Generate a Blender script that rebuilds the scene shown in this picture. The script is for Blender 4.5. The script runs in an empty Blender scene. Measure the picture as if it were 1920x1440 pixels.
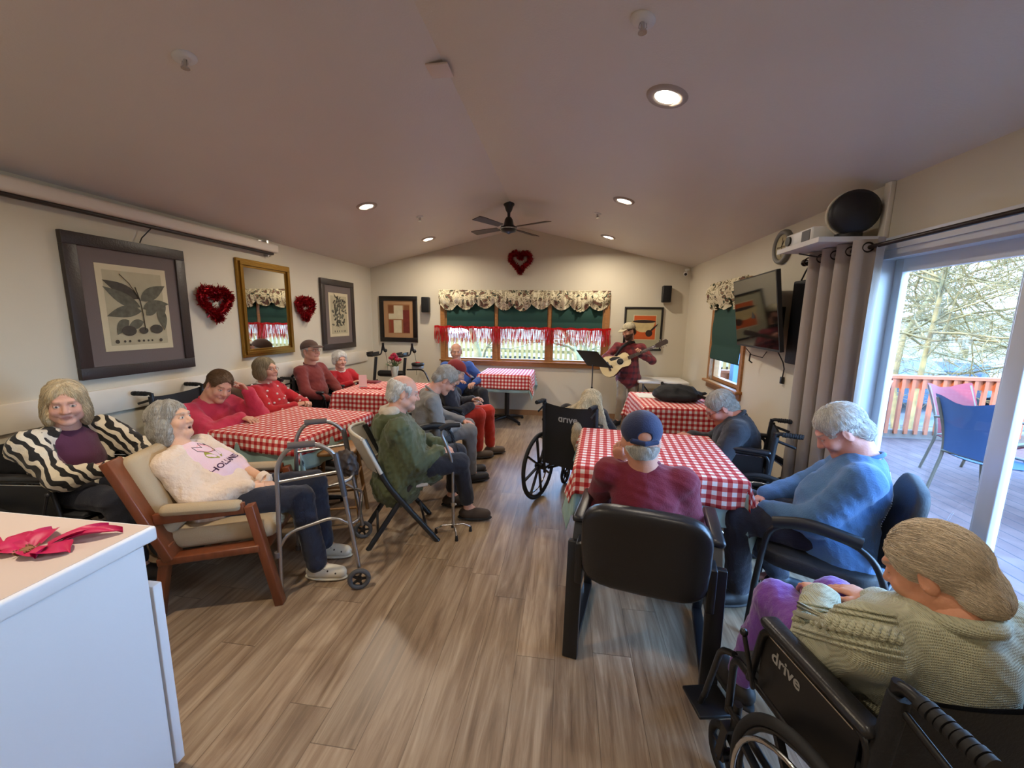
import bpy, bmesh, math, random
import numpy as np
from mathutils import Vector, Matrix
from mathutils.bvhtree import BVHTree
random.seed(7); np.random.seed(7)
SC = bpy.context.scene
COL = SC.collection
PI = math.pi

# ------------------------------------------------------------------ camera
CAM_F, CAM_YAW, CAM_PITCH, CAM_ROLL, CAM_H = 755.4, .1312, .1595, .0155, 1.6
cd = bpy.data.cameras.new('camera'); cam = bpy.data.objects.new('camera', cd); COL.objects.link(cam)
cd.sensor_fit = 'HORIZONTAL'; cd.sensor_width = 36; cd.lens = CAM_F / 1920 * 36
cd.clip_start = .05; cd.clip_end = 400
_F = Vector((-math.sin(CAM_YAW)*math.cos(CAM_PITCH), math.cos(CAM_YAW)*math.cos(CAM_PITCH), -math.sin(CAM_PITCH)))
_R = Vector((math.cos(CAM_YAW), math.sin(CAM_YAW), 0)); _U = _R.cross(_F)
_R2 = _R*math.cos(CAM_ROLL) + _U*math.sin(CAM_ROLL); _U2 = _U*math.cos(CAM_ROLL) - _R*math.sin(CAM_ROLL)
cam.matrix_world = Matrix(((_R2.x, _U2.x, -_F.x, 0), (_R2.y, _U2.y, -_F.y, 0), (_R2.z, _U2.z, -_F.z, CAM_H), (0, 0, 0, 1)))
SC.camera = cam

# ------------------------------------------------------------------ world, sun, exposure
w = bpy.data.worlds.new('sky'); SC.world = w; w.use_nodes = True
nt = w.node_tree; bg = nt.nodes['Background']
tc = nt.nodes.new('ShaderNodeTexCoord'); sp = nt.nodes.new('ShaderNodeSeparateXYZ'); cr = nt.nodes.new('ShaderNodeValToRGB')
nt.links.new(tc.outputs['Generated'], sp.inputs[0]); nt.links.new(sp.outputs['Z'], cr.inputs[0]); nt.links.new(cr.outputs[0], bg.inputs[0])
cr.color_ramp.elements[0].position = 0.0; cr.color_ramp.elements[0].color = (.40, .66, 1, 1)
cr.color_ramp.elements[1].position = .7; cr.color_ramp.elements[1].color = (.18, .45, 1, 1)
bg.inputs[1].default_value = 24.0
sl = bpy.data.lights.new('sun', 'SUN'); sl.energy = 9; sl.angle = .012; sl.color = (1, .86, .66)
so = bpy.data.objects.new('sun', sl); COL.objects.link(so)
so.rotation_euler = Vector((-.86, -.50, .66)).to_track_quat('Z', 'Y').to_euler()
vs = SC.view_settings; vs.view_transform = 'Standard'; vs.look = 'None'; vs.gamma = 1; vs.exposure = 0.0; vs.use_curve_mapping = False
SC.cycles.max_bounces = 8; SC.cycles.diffuse_bounces = 4; SC.cycles.transparent_max_bounces = 12
SC.cycles.sample_clamp_indirect = 6

# room measures
XL, XR, YB, YF, ZE, XRG, ZRG = -3.33, 1.8525, 6.655, -2.6, 2.419, -.749, 3.036
LAMP_XY = [(-2.07, 4.12), (.5, 4.2), (-2.03, 5.88), (.52, 5.9), (.47, 2.37), (-1.72, 1.12), (.5, .5), (-2.0, -1.2), (.5, -1.2)]
LAMP_W = [23, 19, 23, 23, 8, 29, 7, 16, 9]
def ceil_z(x): return ZE + (x-XL)/(XRG-XL)*(ZRG-ZE) if x < XRG else ZE + (XR-x)/(XR-XRG)*(ZRG-ZE)
def ceil_n(x): return Vector(((ZRG-ZE)/(XRG-XL), 0, -1)).normalized() if x < XRG else Vector((-(ZRG-ZE)/(XR-XRG), 0, -1)).normalized()

# ------------------------------------------------------------------ materials
def lin(c):
    return tuple(((v/255)/12.92 if v/255 <= .04045 else ((v/255+.055)/1.055)**2.4) for v in c)
MATS = {}
def mat(name, col, rough=.6, metal=0, bump=0, bscale=60, var=0, vscale=8, spec=.5, emit=None, estr=0, alpha=1, sheen=0, trans=0, stretch=None, coat=0, attr=None):
    if name in MATS: return MATS[name]
    m = bpy.data.materials.new(name); m.use_nodes = True; n = m.node_tree; b = n.nodes['Principled BSDF']; MATS[name] = m
    c = lin(col) + (1,)
    b.inputs['Base Color'].default_value = c; b.inputs['Roughness'].default_value = rough; b.inputs['Metallic'].default_value = metal
    b.inputs['Specular IOR Level'].default_value = spec
    if sheen: b.inputs['Sheen Weight'].default_value = sheen
    if trans: b.inputs['Transmission Weight'].default_value = trans
    if coat: b.inputs['Coat Weight'].default_value = coat
    if alpha < 1: b.inputs['Alpha'].default_value = alpha
    if emit: b.inputs['Emission Color'].default_value = lin(emit)+(1,); b.inputs['Emission Strength'].default_value = estr
    src = None
    if attr:
        a = n.nodes.new('ShaderNodeAttribute'); a.attribute_name = attr; src = a.outputs['Color']
        n.links.new(src, b.inputs['Base Color'])
    if bump or var:
        t = n.nodes.new('ShaderNodeTexCoord'); mp = n.nodes.new('ShaderNodeMapping'); n.links.new(t.outputs['Object'], mp.inputs[0])
        if stretch: mp.inputs['Scale'].default_value = stretch
    if var:
        z = n.nodes.new('ShaderNodeTexNoise'); z.inputs['Scale'].default_value = vscale; z.inputs['Detail'].default_value = 4
        n.links.new(mp.outputs[0], z.inputs['Vector'])
        mx = n.nodes.new('ShaderNodeMix'); mx.data_type = 'RGBA'; mx.blend_type = 'MULTIPLY'; mx.inputs[0].default_value = 1
        rp = n.nodes.new('ShaderNodeMapRange'); rp.inputs[1].default_value = .3; rp.inputs[2].default_value = .7; rp.inputs[3].default_value = 1-var; rp.inputs[4].default_value = 1+var*.6
        n.links.new(z.outputs['Fac'], rp.inputs[0])
        if src: n.links.new(src, mx.inputs[6])
        else: mx.inputs[6].default_value = c
        n.links.new(rp.outputs[0], mx.inputs[7]); n.links.new(mx.outputs[2], b.inputs['Base Color'])
    if bump:
        z = n.nodes.new('ShaderNodeTexNoise'); z.inputs['Scale'].default_value = bscale; z.inputs['Detail'].default_value = 3
        n.links.new(mp.outputs[0], z.inputs['Vector'])
        bp = n.nodes.new('ShaderNodeBump'); bp.inputs['Strength'].default_value = bump; bp.inputs['Distance'].default_value = .01
        n.links.new(z.outputs['Fac'], bp.inputs['Height']); n.links.new(bp.outputs[0], b.inputs['Normal'])
    return m
class NT:   # small node helper
    def __init__(s, m): s.n = m.node_tree.nodes; s.l = m.node_tree.links; s.b = s.n['Principled BSDF']
    def add(s, t, **kw):
        x = s.n.new('ShaderNode'+t)
        for k, v in kw.items():
            if k.startswith('i'): x.inputs[int(k[1:])].default_value = v
            else: setattr(x, k, v)
        return x
    def link(s, a, b): s.l.new(a, b)
    def math(s, op, a, b=None, c=None):
        x = s.n.new('ShaderNodeMath'); x.operation = op
        for i, v in enumerate((a, b, c)):
            if v is None: continue
            if isinstance(v, (int, float)): x.inputs[i].default_value = v
            else: s.l.new(v, x.inputs[i])
        return x.outputs[0]
    def mix(s, f, a, b, mode='MIX'):
        x = s.n.new('ShaderNodeMix'); x.data_type = 'RGBA'; x.blend_type = mode
        for i, v in ((0, f), (6, a), (7, b)):
            if isinstance(v, (int, float)): x.inputs[i].default_value = v
            elif isinstance(v, tuple): x.inputs[i].default_value = v if len(v) == 4 else v+(1,)
            else: s.l.new(v, x.inputs[i])
        return x.outputs[2]
    def xyz(s, out):
        t = s.add('TexCoord'); q = s.add('SeparateXYZ'); s.link(t.outputs[out], q.inputs[0]); return t.outputs[out], q.outputs[0], q.outputs[1], q.outputs[2]
def glass_mat(name, tint=(1, 1, 1), refl=.08):
    m = bpy.data.materials.new(name); m.use_nodes = True; n = m.node_tree; n.nodes.remove(n.nodes['Principled BSDF'])
    tr = n.nodes.new('ShaderNodeBsdfTransparent'); tr.inputs[0].default_value = tint+(1,)
    gl = n.nodes.new('ShaderNodeBsdfGlossy'); gl.inputs['Roughness'].default_value = .02
    lw = n.nodes.new('ShaderNodeLayerWeight'); lw.inputs[0].default_value = .5; pw = n.nodes.new('ShaderNodeMath'); pw.operation = 'POWER'; pw.inputs[1].default_value = 4; n.links.new(lw.outputs['Facing'], pw.inputs[0])
    fr = n.nodes.new('ShaderNodeMath'); fr.operation = 'MULTIPLY_ADD'; fr.inputs[1].default_value = .6; fr.inputs[2].default_value = .035; n.links.new(pw.outputs[0], fr.inputs[0]); mx = n.nodes.new('ShaderNodeMixShader')
    n.links.new(fr.outputs[0], mx.inputs[0]); n.links.new(tr.outputs[0], mx.inputs[1]); n.links.new(gl.outputs[0], mx.inputs[2])
    n.links.new(mx.outputs[0], n.nodes['Material Output'].inputs[0]); return m

# ------------------------------------------------------------------ mesh helpers
class MB:
    """collects shapes; build() links them as one mesh object"""
    def __init__(s): s.v = []; s.f = []; s.mi = []; s.sm = []; s.M = None; s.uv = None
    def add(s, v, f, mi=0, sm=False):
        o = len(s.v)
        s.v += [tuple(p) for p in v]
        for q in f: s.f.append(tuple(i+o for i in q)); s.mi.append(mi); s.sm.append(sm)
        return s
    def box(s, c, d, mi=0, r=0, rot=None, seg=2):
        """box centred at c, size d, rounded by r"""
        bm = bmesh.new(); bmesh.ops.create_cube(bm, size=1)
        for v in bm.verts: v.co = Vector((v.co.x*d[0], v.co.y*d[1], v.co.z*d[2]))
        if r > 0: bmesh.ops.bevel(bm, geom=bm.edges[:], offset=min(r, min(d)*.49), segments=seg, profile=.5, affect='EDGES')
        M = Matrix.Translation(c) @ (rot.to_matrix().to_4x4() if hasattr(rot, 'to_matrix') else (rot.to_4x4() if rot is not None else Matrix.Identity(4)))
        bm.verts.index_update(); s.add([M @ v.co for v in bm.verts], [[v.index for v in f.verts] for f in bm.faces], mi, r > 0); bm.free(); return s
    def bb(s, a, b, mi=0, r=0):
        return s.box([(a[i]+b[i])/2 for i in range(3)], [abs(b[i]-a[i]) for i in range(3)], mi, r)
    def bar(s, a, b, w, h, mi=0, r=0, up=(0, 0, 1)):
        """rectangular bar from a to b"""
        a, b = Vector(a), Vector(b); d = b-a; L = d.length; z = d.normalized(); x = Vector(up).cross(z)
        if x.length < 1e-4: x = Vector((1, 0, 0))
        x.normalize(); y = z.cross(x); R = Matrix((x, y, z)).transposed()
        return s.box((a+b)/2, (w, h, L), mi, r, R)
    def tube(s, pts, rad, mi=0, n=8, closed=False, cap=True, flat=1, nrm=None):
        P = [Vector(p) for p in pts]; m = len(P); rr = rad if isinstance(rad, (list, tuple)) else [rad]*m
        T = []
        for i in range(m):
            if closed: t = P[(i+1) % m]-P[i-1]
            else: t = P[min(i+1, m-1)]-P[max(i-1, 0)]
            T.append(t.normalized() if t.length > 1e-9 else Vector((0, 0, 1)))
        x = Vector(nrm) if nrm else (Vector((0, 0, 1)) if abs(T[0].z) < .9 else Vector((1, 0, 0)))
        V = []
        for i in range(m):
            x = (x - T[i]*x.dot(T[i]));
            if x.length < 1e-6: x = T[i].orthogonal()
            x.normalize(); y = T[i].cross(x)
            for k in range(n):
                a = 2*PI*k/n; V.append(P[i] + x*math.cos(a)*rr[i]*flat + y*math.sin(a)*rr[i])
        Fc = []
        for i in range(m if closed else m-1):
            j = (i+1) % m
            for k in range(n): Fc.append((i*n+k, i*n+(k+1) % n, j*n+(k+1) % n, j*n+k))
        s.add(V, Fc, mi, True)
        if cap and not closed: s.add(V[:n], [tuple(range(n))[::-1]], mi); s.add(V[-n:], [tuple(range(n))], mi)
        return s
    def cyl(s, a, b, r, mi=0, n=16, r2=None): return s.tube([a, b], [r, r if r2 is None else r2], mi, n)
    def lathe(s, prof, c=(0, 0, 0), ax=(0, 0, 1), mi=0, n=24):
        """prof: (radius, height) pairs"""
        z = Vector(ax).normalized(); x = z.orthogonal().normalized(); y = z.cross(x); c = Vector(c); V = []; Fc = []
        for r, h in prof:
            for k in range(n): a = 2*PI*k/n; V.append(c+z*h+x*math.cos(a)*r+y*math.sin(a)*r)
        for i in range(len(prof)-1):
            for k in range(n): Fc.append((i*n+k, i*n+(k+1) % n, (i+1)*n+(k+1) % n, (i+1)*n+k))
        s.add(V, Fc, mi, True); s.add(V[:n], [tuple(range(n))[::-1]], mi); s.add(V[-n:], [tuple(range(n))], mi); return s
    def torus(s, c, ax, R, r, mi=0, n=32, m=8, sx=1):
        z = Vector(ax).normalized(); x = z.orthogonal().normalized(); y = z.cross(x); c = Vector(c)
        return s.tube([c + x*math.cos(2*PI*k/n)*R + y*math.sin(2*PI*k/n)*R for k in range(n)], r, mi, m, closed=True, nrm=z)
    def ball(s, c, r, mi=0, n=12, m=8):
        r = r if isinstance(r, (tuple, list)) else (r, r, r); V = []; Fc = []
        for i in range(m+1):
            t = PI*i/m
            for k in range(n): a = 2*PI*k/n; V.append((c[0]+r[0]*math.sin(t)*math.cos(a), c[1]+r[1]*math.sin(t)*math.sin(a), c[2]+r[2]*math.cos(t)))
        for i in range(m):
            for k in range(n): Fc.append((i*n+k, (i+1)*n+k, (i+1)*n+(k+1) % n, i*n+(k+1) % n))
        return s.add(V, Fc, mi, True)
    def poly(s, pts, th, nrm=(0, 0, 1), mi=0):
        """flat outline given thickness th along nrm"""
        P = [Vector(p) for p in pts]; N = Vector(nrm).normalized()*th; m = len(P)
        V = P+[p+N for p in P]
        return s.add(V, [tuple(range(m))[::-1], tuple(range(m, 2*m))]+[(i, (i+1) % m, (i+1) % m+m, i+m) for i in range(m)], mi)
    def grid(s, fn, nu, nv, mi=0, th=0):
        V = [fn(i/nu, j/nv) for i in range(nu+1) for j in range(nv+1)]
        W = nv+1
        return s.add(V, [(i*W+j, (i+1)*W+j, (i+1)*W+j+1, i*W+j+1) for i in range(nu) for j in range(nv)], mi, True)
    def build(s, name, mats, parent=None, loc=None, **props):
        me = bpy.data.meshes.new(name); me.from_pydata([tuple(v) for v in s.v], [], s.f)
        for m in (mats if isinstance(mats, (list, tuple)) else [mats]): me.materials.append(m)
        me.polygons.foreach_set('material_index', s.mi); me.polygons.foreach_set('use_smooth', s.sm)
        me.validate(); me.update()
        o = bpy.data.objects.new(name, me); COL.objects.link(o)
        if parent: o.parent = parent
        if loc: o.location = loc
        for k, v in props.items(): o[k] = v
        return o
def thing(name, label, cat, loc=(0, 0, 0), rz=0, group=None):
    o = bpy.data.objects.new(name, None); COL.objects.link(o); o.empty_display_size = .1
    o.location = loc; o.rotation_euler = (0, 0, rz); o['label'] = label; o['category'] = cat
    if group: o['group'] = group
    return o
def tag(o, label, cat, group=None):
    o['label'] = label; o['category'] = cat
    if group: o['group'] = group
    return o
def copy_tree(o, parent=None):
    c = o.copy(); COL.objects.link(c); c.parent = parent
    for ch in list(o.children): copy_tree(ch, c)
    return c
def head_rz(fx, fy): return math.atan2(-fx, fy)     # rotation that turns local +y to (fx, fy)
def arc(c, r, a0, a1, n, u, v):
    c, u, v = Vector(c), Vector(u), Vector(v)
    return [c+u*r*math.cos(a0+(a1-a0)*i/n)+v*r*math.sin(a0+(a1-a0)*i/n) for i in range(n+1)]
def rounded(pts, r, n=5):
    """polyline with its inner corners rounded"""
    P = [Vector(p) for p in pts]; out = [P[0]]
    for i in range(1, len(P)-1):
        a, b, c = P[i-1], P[i], P[i+1]; d1 = (a-b); d2 = (c-b); rr = min(r, d1.length*.49, d2.length*.49)
        p, q = b+d1.normalized()*rr, b+d2.normalized()*rr
        for k in range(n+1): t = k/n; out.append(p*(1-t)**2+b*2*t*(1-t)+q*t*t)
    out.append(P[-1]); return out
def text_mesh(body, size, bold=True, depth=.0008):
    c = bpy.data.curves.new('lettering', 'FONT'); c.body = body; c.size = size; c.extrude = depth; c.resolution_u = 3
    if bold: c.offset = size*.022
    o = bpy.data.objects.new('lettering', c); COL.objects.link(o); bpy.context.view_layer.update(); dg = bpy.context.evaluated_depsgraph_get()
    me = bpy.data.meshes.new_from_object(o.evaluated_get(dg)); V = [v.co.copy() for v in me.vertices]; Fc = [tuple(p.vertices) for p in me.polygons]
    bpy.data.objects.remove(o); bpy.data.curves.remove(c); bpy.data.meshes.remove(me)
    cx = (min(v.x for v in V)+max(v.x for v in V))/2; cy = (min(v.y for v in V)+max(v.y for v in V))/2
    return [Vector((v.x-cx, v.y-cy, v.z)) for v in V], Fc

# ------------------------------------------------------------------ soft shapes: signed distance fields turned into meshes
def V3(*a): return np.array(a if len(a) > 1 else a[0], float)
def nrmz(v): v = np.array(v, float); return v/max(np.linalg.norm(v), 1e-9)
class Sdf:
    def __init__(s, k=.015): s.p = []; s.k = k; s.nz = None
    def rc(s, a, b, ra, rb=None, k=None, flat=None, op=1):
        """tapered capsule; flat=(axis, factor) squashes it"""
        s.p.append(('c', V3(a), V3(b), ra, ra if rb is None else rb, s.k if k is None else k, flat, op)); return s
    def el(s, c, r, R=None, k=None, op=1):
        """ellipsoid; R rows are its axes"""
        s.p.append(('e', V3(c), V3(r if isinstance(r, (tuple, list, np.ndarray)) else (r, r, r)), np.eye(3) if R is None else np.array(R, float), None, s.k if k is None else k, None, op)); return s
    def plane(s, c, n, k=.004):
        """cut away everything on the side n points to"""
        s.p.append(('p', V3(c), nrmz(n), None, None, k, None, -1)); return s
    def mesh(s, h):
        lo = np.full(3, 1e9); hi = -lo
        bbs = []
        for q in s.p:
            if q[0] == 'c': l = np.minimum(q[1]-q[3], q[2]-q[4]); u = np.maximum(q[1]+q[3], q[2]+q[4])
            elif q[0] == 'e': e = np.sqrt(((q[3].T*q[2])**2).sum(1)); l, u = q[1]-e, q[1]+e
            else: l = u = None
            if q[0] == 'c' and q[6]:
                f = q[6][1]
                if f > 1: m = max(q[3], q[4])*(f-1); l = l-m; u = u+m
            bbs.append((l, u))
            if q[7] > 0: lo = np.minimum(lo, l); hi = np.maximum(hi, u)
        lo -= 3*h+.01; hi += 3*h+.01
        n = np.ceil((hi-lo)/h).astype(int)+1
        S = np.full(n, 1., np.float32)
        ax = [lo[i]+h*np.arange(n[i]) for i in range(3)]
        for q, (l, u) in zip(s.p, bbs):
            k = q[5]; mg = k+2.5*h
            if l is None: i0 = np.zeros(3, int); i1 = n
            else:
                i0 = np.maximum(((l-mg-lo)/h).astype(int), 0); i1 = np.minimum(((u+mg-lo)/h).astype(int)+2, n)
                if (i1 <= i0).any(): continue
            X, Y, Z = np.meshgrid(ax[0][i0[0]:i1[0]], ax[1][i0[1]:i1[1]], ax[2][i0[2]:i1[2]], indexing='ij')
            if q[0] == 'c':
                a, b = q[1], q[2]; d = b-a; L2 = max(d@d, 1e-12)
                px, py, pz = X-a[0], Y-a[1], Z-a[2]
                if q[6]:
                    A = nrmz(q[6][0]); A = A-d*(A@d)/L2; A = nrmz(A); m = 1/q[6][1]-1; e = (px*A[0]+py*A[1]+pz*A[2])*m; px = px+e*A[0]; py = py+e*A[1]; pz = pz+e*A[2]
                t = np.clip((px*d[0]+py*d[1]+pz*d[2])/L2, 0, 1)
                D = np.sqrt((px-t*d[0])**2+(py-t*d[1])**2+(pz-t*d[2])**2)-(q[3]+(q[4]-q[3])*t)
            elif q[0] == 'e':
                px, py, pz = X-q[1][0], Y-q[1][1], Z-q[1][2]; R = q[3]; r = q[2]
                a, b, c = [(px*R[i][0]+py*R[i][1]+pz*R[i][2])/r[i] for i in range(3)]
                k0 = np.sqrt(a*a+b*b+c*c); k1 = np.sqrt((a/r[0])**2+(b/r[1])**2+(c/r[2])**2)+1e-9; D = k0*(k0-1)/k1
            else:
                D = -((X-q[1][0])*q[2][0]+(Y-q[1][1])*q[2][1]+(Z-q[1][2])*q[2][2])
            sl_ = tuple(slice(i0[i], i1[i]) for i in range(3)); A_ = S[sl_]
            if q[7] > 0: hh = np.maximum(k-np.abs(A_-D), 0)/k; S[sl_] = np.minimum(A_, D)-hh*hh*k*.25
            else: D = -D; hh = np.maximum(k-np.abs(A_-D), 0)/k; S[sl_] = np.maximum(A_, D)+hh*hh*k*.25
        if s.nz:
            X, Y, Z = np.meshgrid(*ax, indexing='ij'); S = S+s.nz(X, Y, Z).astype(np.float32)
        return snets(S, lo, h)
def snets(S, lo, h):
    neg = S < 0; c = np.zeros([d-1 for d in S.shape], np.int8)
    offs = [(i, j, k) for i in (0, 1) for j in (0, 1) for k in (0, 1)]
    for o in offs: c += neg[o[0]:o[0]+c.shape[0], o[1]:o[1]+c.shape[1], o[2]:o[2]+c.shape[2]]
    m = (c > 0) & (c < 8); I = np.argwhere(m); pos = np.zeros((len(I), 3)); cnt = np.zeros(len(I))
    for a in offs:
        for x in range(3):
            if a[x]: continue
            b = list(a); b[x] = 1
            va = S[I[:, 0]+a[0], I[:, 1]+a[1], I[:, 2]+a[2]]; vb = S[I[:, 0]+b[0], I[:, 1]+b[1], I[:, 2]+b[2]]
            cz = (va < 0) != (vb < 0); t = np.where(cz, va/np.where(cz, va-vb, 1), 0)
            q = np.tile(np.array(a, float), (len(I), 1)); q[:, x] += t; pos += q*cz[:, None]; cnt += cz
    V = lo+h*(I+pos/cnt[:, None]); ids = np.full(c.shape, -1, np.int64); ids[m] = np.arange(len(I)); Fs = []
    for x in range(3):
        y, z = (x+1) % 3, (x+2) % 3
        s0 = [slice(1, -1)]*3; s1 = [slice(1, -1)]*3; s0[x] = slice(0, -1); s1[x] = slice(1, None)
        A, B = neg[tuple(s0)], neg[tuple(s1)]; E = np.argwhere(A != B)
        off = np.ones(3, int); off[x] = 0; J = E+off; fl = A[tuple(E.T)]
        def g(dy, dz):
            K = J.copy(); K[:, y] += dy; K[:, z] += dz; return ids[K[:, 0], K[:, 1], K[:, 2]]
        Q = np.stack([g(-1, -1), g(0, -1), g(0, 0), g(-1, 0)], 1); Q[~fl] = Q[~fl][:, ::-1]; Fs.append(Q)
    return V, np.concatenate(Fs)
def wrinkles(amp, seed=0, f0=38, n=5):
    """cloth folds as a sum of bent waves"""
    r = np.random.RandomState(seed); W = [(nrmz(r.normal(size=3))*f0*(.6+r.rand()*1.1), r.rand()*6, r.normal(size=3)*7) for _ in range(n)]
    def f(X, Y, Z):
        o = 0
        for a, p, b in W: o = o+np.abs(np.sin(a[0]*X+a[1]*Y+a[2]*Z+p+1.3*np.sin(b[0]*X+b[1]*Y+b[2]*Z)))-.6
        return o*amp/n*2
    return f
def np_obj(name, chunks, mats, parent=None, colors=None, mi=None, off=(0, 0, 0)):
    """mesh object from numpy chunks [(V, F), ...]"""
    Vs, Fs, o = [], [], 0; MI = []
    for i, (V, Fc) in enumerate(chunks):
        Vs.append(V-np.array(off, float)); Fs += [tuple(q) for q in (Fc+o).tolist()] if isinstance(Fc, np.ndarray) else [tuple(j+o for j in q) for q in Fc]
        MI += [0 if mi is None else mi[i]]*len(Fc); o += len(V)
    V = np.concatenate(Vs); me = bpy.data.meshes.new(name); me.from_pydata(V.tolist(), [], Fs)
    for m in (mats if isinstance(mats, (list, tuple)) else [mats]): me.materials.append(m)
    me.polygons.foreach_set('material_index', MI); me.polygons.foreach_set('use_smooth', [True]*len(Fs))
    if colors is not None:
        a = me.color_attributes.new('tint', 'FLOAT_COLOR', 'POINT'); c = np.ones((len(V), 4), np.float32); c[:, :3] = colors; a.data.foreach_set('color', c.ravel())
    me.update(); ob = bpy.data.objects.new(name, me); COL.objects.link(ob)
    if parent: ob.parent = parent
    return ob
# ================================================================== THE ROOM
def struct(mb, name, m, **k):
    o = mb.build(name, m, **k); o['kind'] = 'structure'; return o
M_WALL = mat('wall_paint', (204, 196, 176), .75, bump=.05, bscale=180, var=.03, vscale=1.5)
M_CEIL = mat('ceiling_paint', (214, 206, 196), .42, bump=.12, bscale=90, var=.02, vscale=2, spec=.35)
M_TRIMW = mat('white_trim_paint', (222, 214, 198), .5, var=.05, vscale=6)
M_OAK = mat('oak_trim', (158, 108, 58), .4, bump=.1, bscale=30, var=.25, vscale=9, stretch=(1, 8, 8))
M_WHITE = mat('white_plastic', (225, 225, 222), .4)
M_BLACK = mat('black_plastic', (20, 20, 22), .45)
M_VINYLW = mat('white_vinyl_frame', (196, 200, 206), .35)
M_CHROME = mat('chrome', (200, 200, 200), .2, 1)
M_ALU = mat('brushed_aluminium', (178, 178, 180), .33, 1, bump=.05, bscale=200)
M_BLACKM = mat('black_painted_steel', (22, 23, 26), .35)
M_GLASS = glass_mat('window_glass')
M_RUBBER = mat('black_rubber', (24, 24, 26), .75)
# floor: planks running down the room
M_FLOOR = mat('vinyl_plank_floor', (150, 120, 90), .34, spec=.45)
n = NT(M_FLOOR); P, x, y, z = n.xyz('Object')
pw, pl = .182, 1.22
col_i = n.math('FLOOR', n.math('DIVIDE', x, pw))
wn = n.add('TexWhiteNoise', noise_dimensions='1D'); n.link(col_i, wn.inputs['W'])
yy = n.math('ADD', n.math('DIVIDE', y, pl), n.math('MULTIPLY', wn.outputs[0], 3.7))
row_i = n.math('FLOOR', yy)
wn2 = n.add('TexWhiteNoise', noise_dimensions='2D'); cx = n.add('CombineXYZ'); n.link(col_i, cx.inputs[0]); n.link(row_i, cx.inputs[1]); n.link(cx.outputs[0], wn2.inputs['Vector'])
off = n.add('CombineXYZ'); n.link(n.math('ADD', n.math('MULTIPLY', x, 26), n.math('MULTIPLY', wn2.outputs[0], 90)), off.inputs[0]); n.link(n.math('MULTIPLY', y, 1.9), off.inputs[1]); n.link(n.math('MULTIPLY', wn2.outputs[0], 40), off.inputs[2])
nz = n.add('TexNoise'); nz.inputs['Scale'].default_value = 1.0; nz.inputs['Detail'].default_value = 6; nz.inputs['Roughness'].default_value = .62; nz.inputs['Distortion'].default_value = .6; n.link(off.outputs[0], nz.inputs['Vector'])
rp = n.add('ValToRGB'); n.link(nz.outputs['Fac'], rp.inputs[0]); e = rp.color_ramp.elements
e[0].position = .30; e[0].color = lin((112, 92, 73))+(1,); e[1].position = .72; e[1].color = lin((176, 156, 131))+(1,)
q = e.new(.46); q.color = lin((140, 118, 95))+(1,); q = e.new(.57); q.color = lin((155, 134, 110))+(1,)
tone = n.math('ADD', .84, n.math('MULTIPLY', wn2.outputs[0], .3)); tcol = n.add('CombineColor'); [n.link(tone, tcol.inputs[i]) for i in range(3)]
base = n.mix(1.0, rp.outputs[0], tcol.outputs[0], 'MULTIPLY')
fx = n.math('FRACT', n.math('DIVIDE', x, pw)); fy = n.math('FRACT', yy)
gap = n.math('MAXIMUM', n.math('LESS_THAN', fx, .014), n.math('LESS_THAN', fy, .003))
n.link(n.mix(n.math('MULTIPLY', gap, .55), base, lin((60, 44, 32))+(1,)), n.b.inputs['Base Color'])
bp = n.add('Bump'); bp.inputs['Strength'].default_value = .12; bp.inputs['Distance'].default_value = .004; n.link(nz.outputs['Fac'], bp.inputs['Height']); n.link(bp.outputs[0], n.b.inputs['Normal'])
n.link(n.math('ADD', .27, n.math('MULTIPLY', nz.outputs['Fac'], .16)), n.b.inputs['Roughness'])
struct(MB().bb((XL-.12, YF-.12, -.1), (XR+.06, YB+.12, 0)), 'floor', M_FLOOR)
# ceiling: two slopes as one slab with eaves
m = MB(); ex = .45
zl, zr = ceil_z(XL)-(ZRG-ZE)/(XRG-XL)*ex, ceil_z(XR)-(ZRG-ZE)/(XR-XRG)*ex
pr = [(XL-ex, zl), (XRG, ZRG), (XR+ex, zr), (XR+ex, zr+.2), (XRG, ZRG+.22), (XL-ex, zl+.2)]
V = [(a, YF-.3, b) for a, b in pr]+[(a, YB+.5, b) for a, b in pr]
m.add(V, [(0, 6, 7, 1), (1, 7, 8, 2), (2, 8, 9, 3), (3, 9, 10, 4), (4, 10, 11, 5), (5, 11, 6, 0), (0, 1, 4, 5), (1, 2, 3, 4), (11, 10, 7, 6), (10, 9, 8, 7)])
struct(m, 'ceiling', M_CEIL)
# openings
WB = dict(x0=-2.03, x1=.60, z0=.90, z1=1.955)          # back window
W2 = dict(y0=4.55, y1=5.42, z0=.88, z1=2.0)            # side window
DR = dict(y0=.92, y1=2.80, z1=2.03)                    # patio door
def wall_y(name, y0, y1, holes):
    m = MB(); xs = [XL, XRG, XR]
    def quadcol(xa, xb, za, zb=None):
        za_, zb_ = (ceil_z(xa) if zb is None else zb), (ceil_z(xb) if zb is None else zb)
        V = [(xa, y0, za), (xb, y0, za), (xb, y0, zb_+(.05 if zb is None else 0)), (xa, y0, za_+(.05 if zb is None else 0))]
        V += [(a, y1, c) for a, b, c in V]
        m.add(V, [(0, 1, 2, 3), (7, 6, 5, 4), (0, 4, 5, 1), (1, 5, 6, 2), (2, 6, 7, 3), (3, 7, 4, 0)])
    if holes:
        h = holes; quadcol(XL, h['x0'], 0); quadcol(h['x1'], XR, 0)
        quadcol(h['x0'], h['x1'], 0, h['z0']); quadcol(h['x0'], XRG, h['z1']); quadcol(XRG, h['x1'], h['z1'])
    else: quadcol(XL, XRG, 0); quadcol(XRG, XR, 0)
    return struct(m, name, M_WALL)
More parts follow.
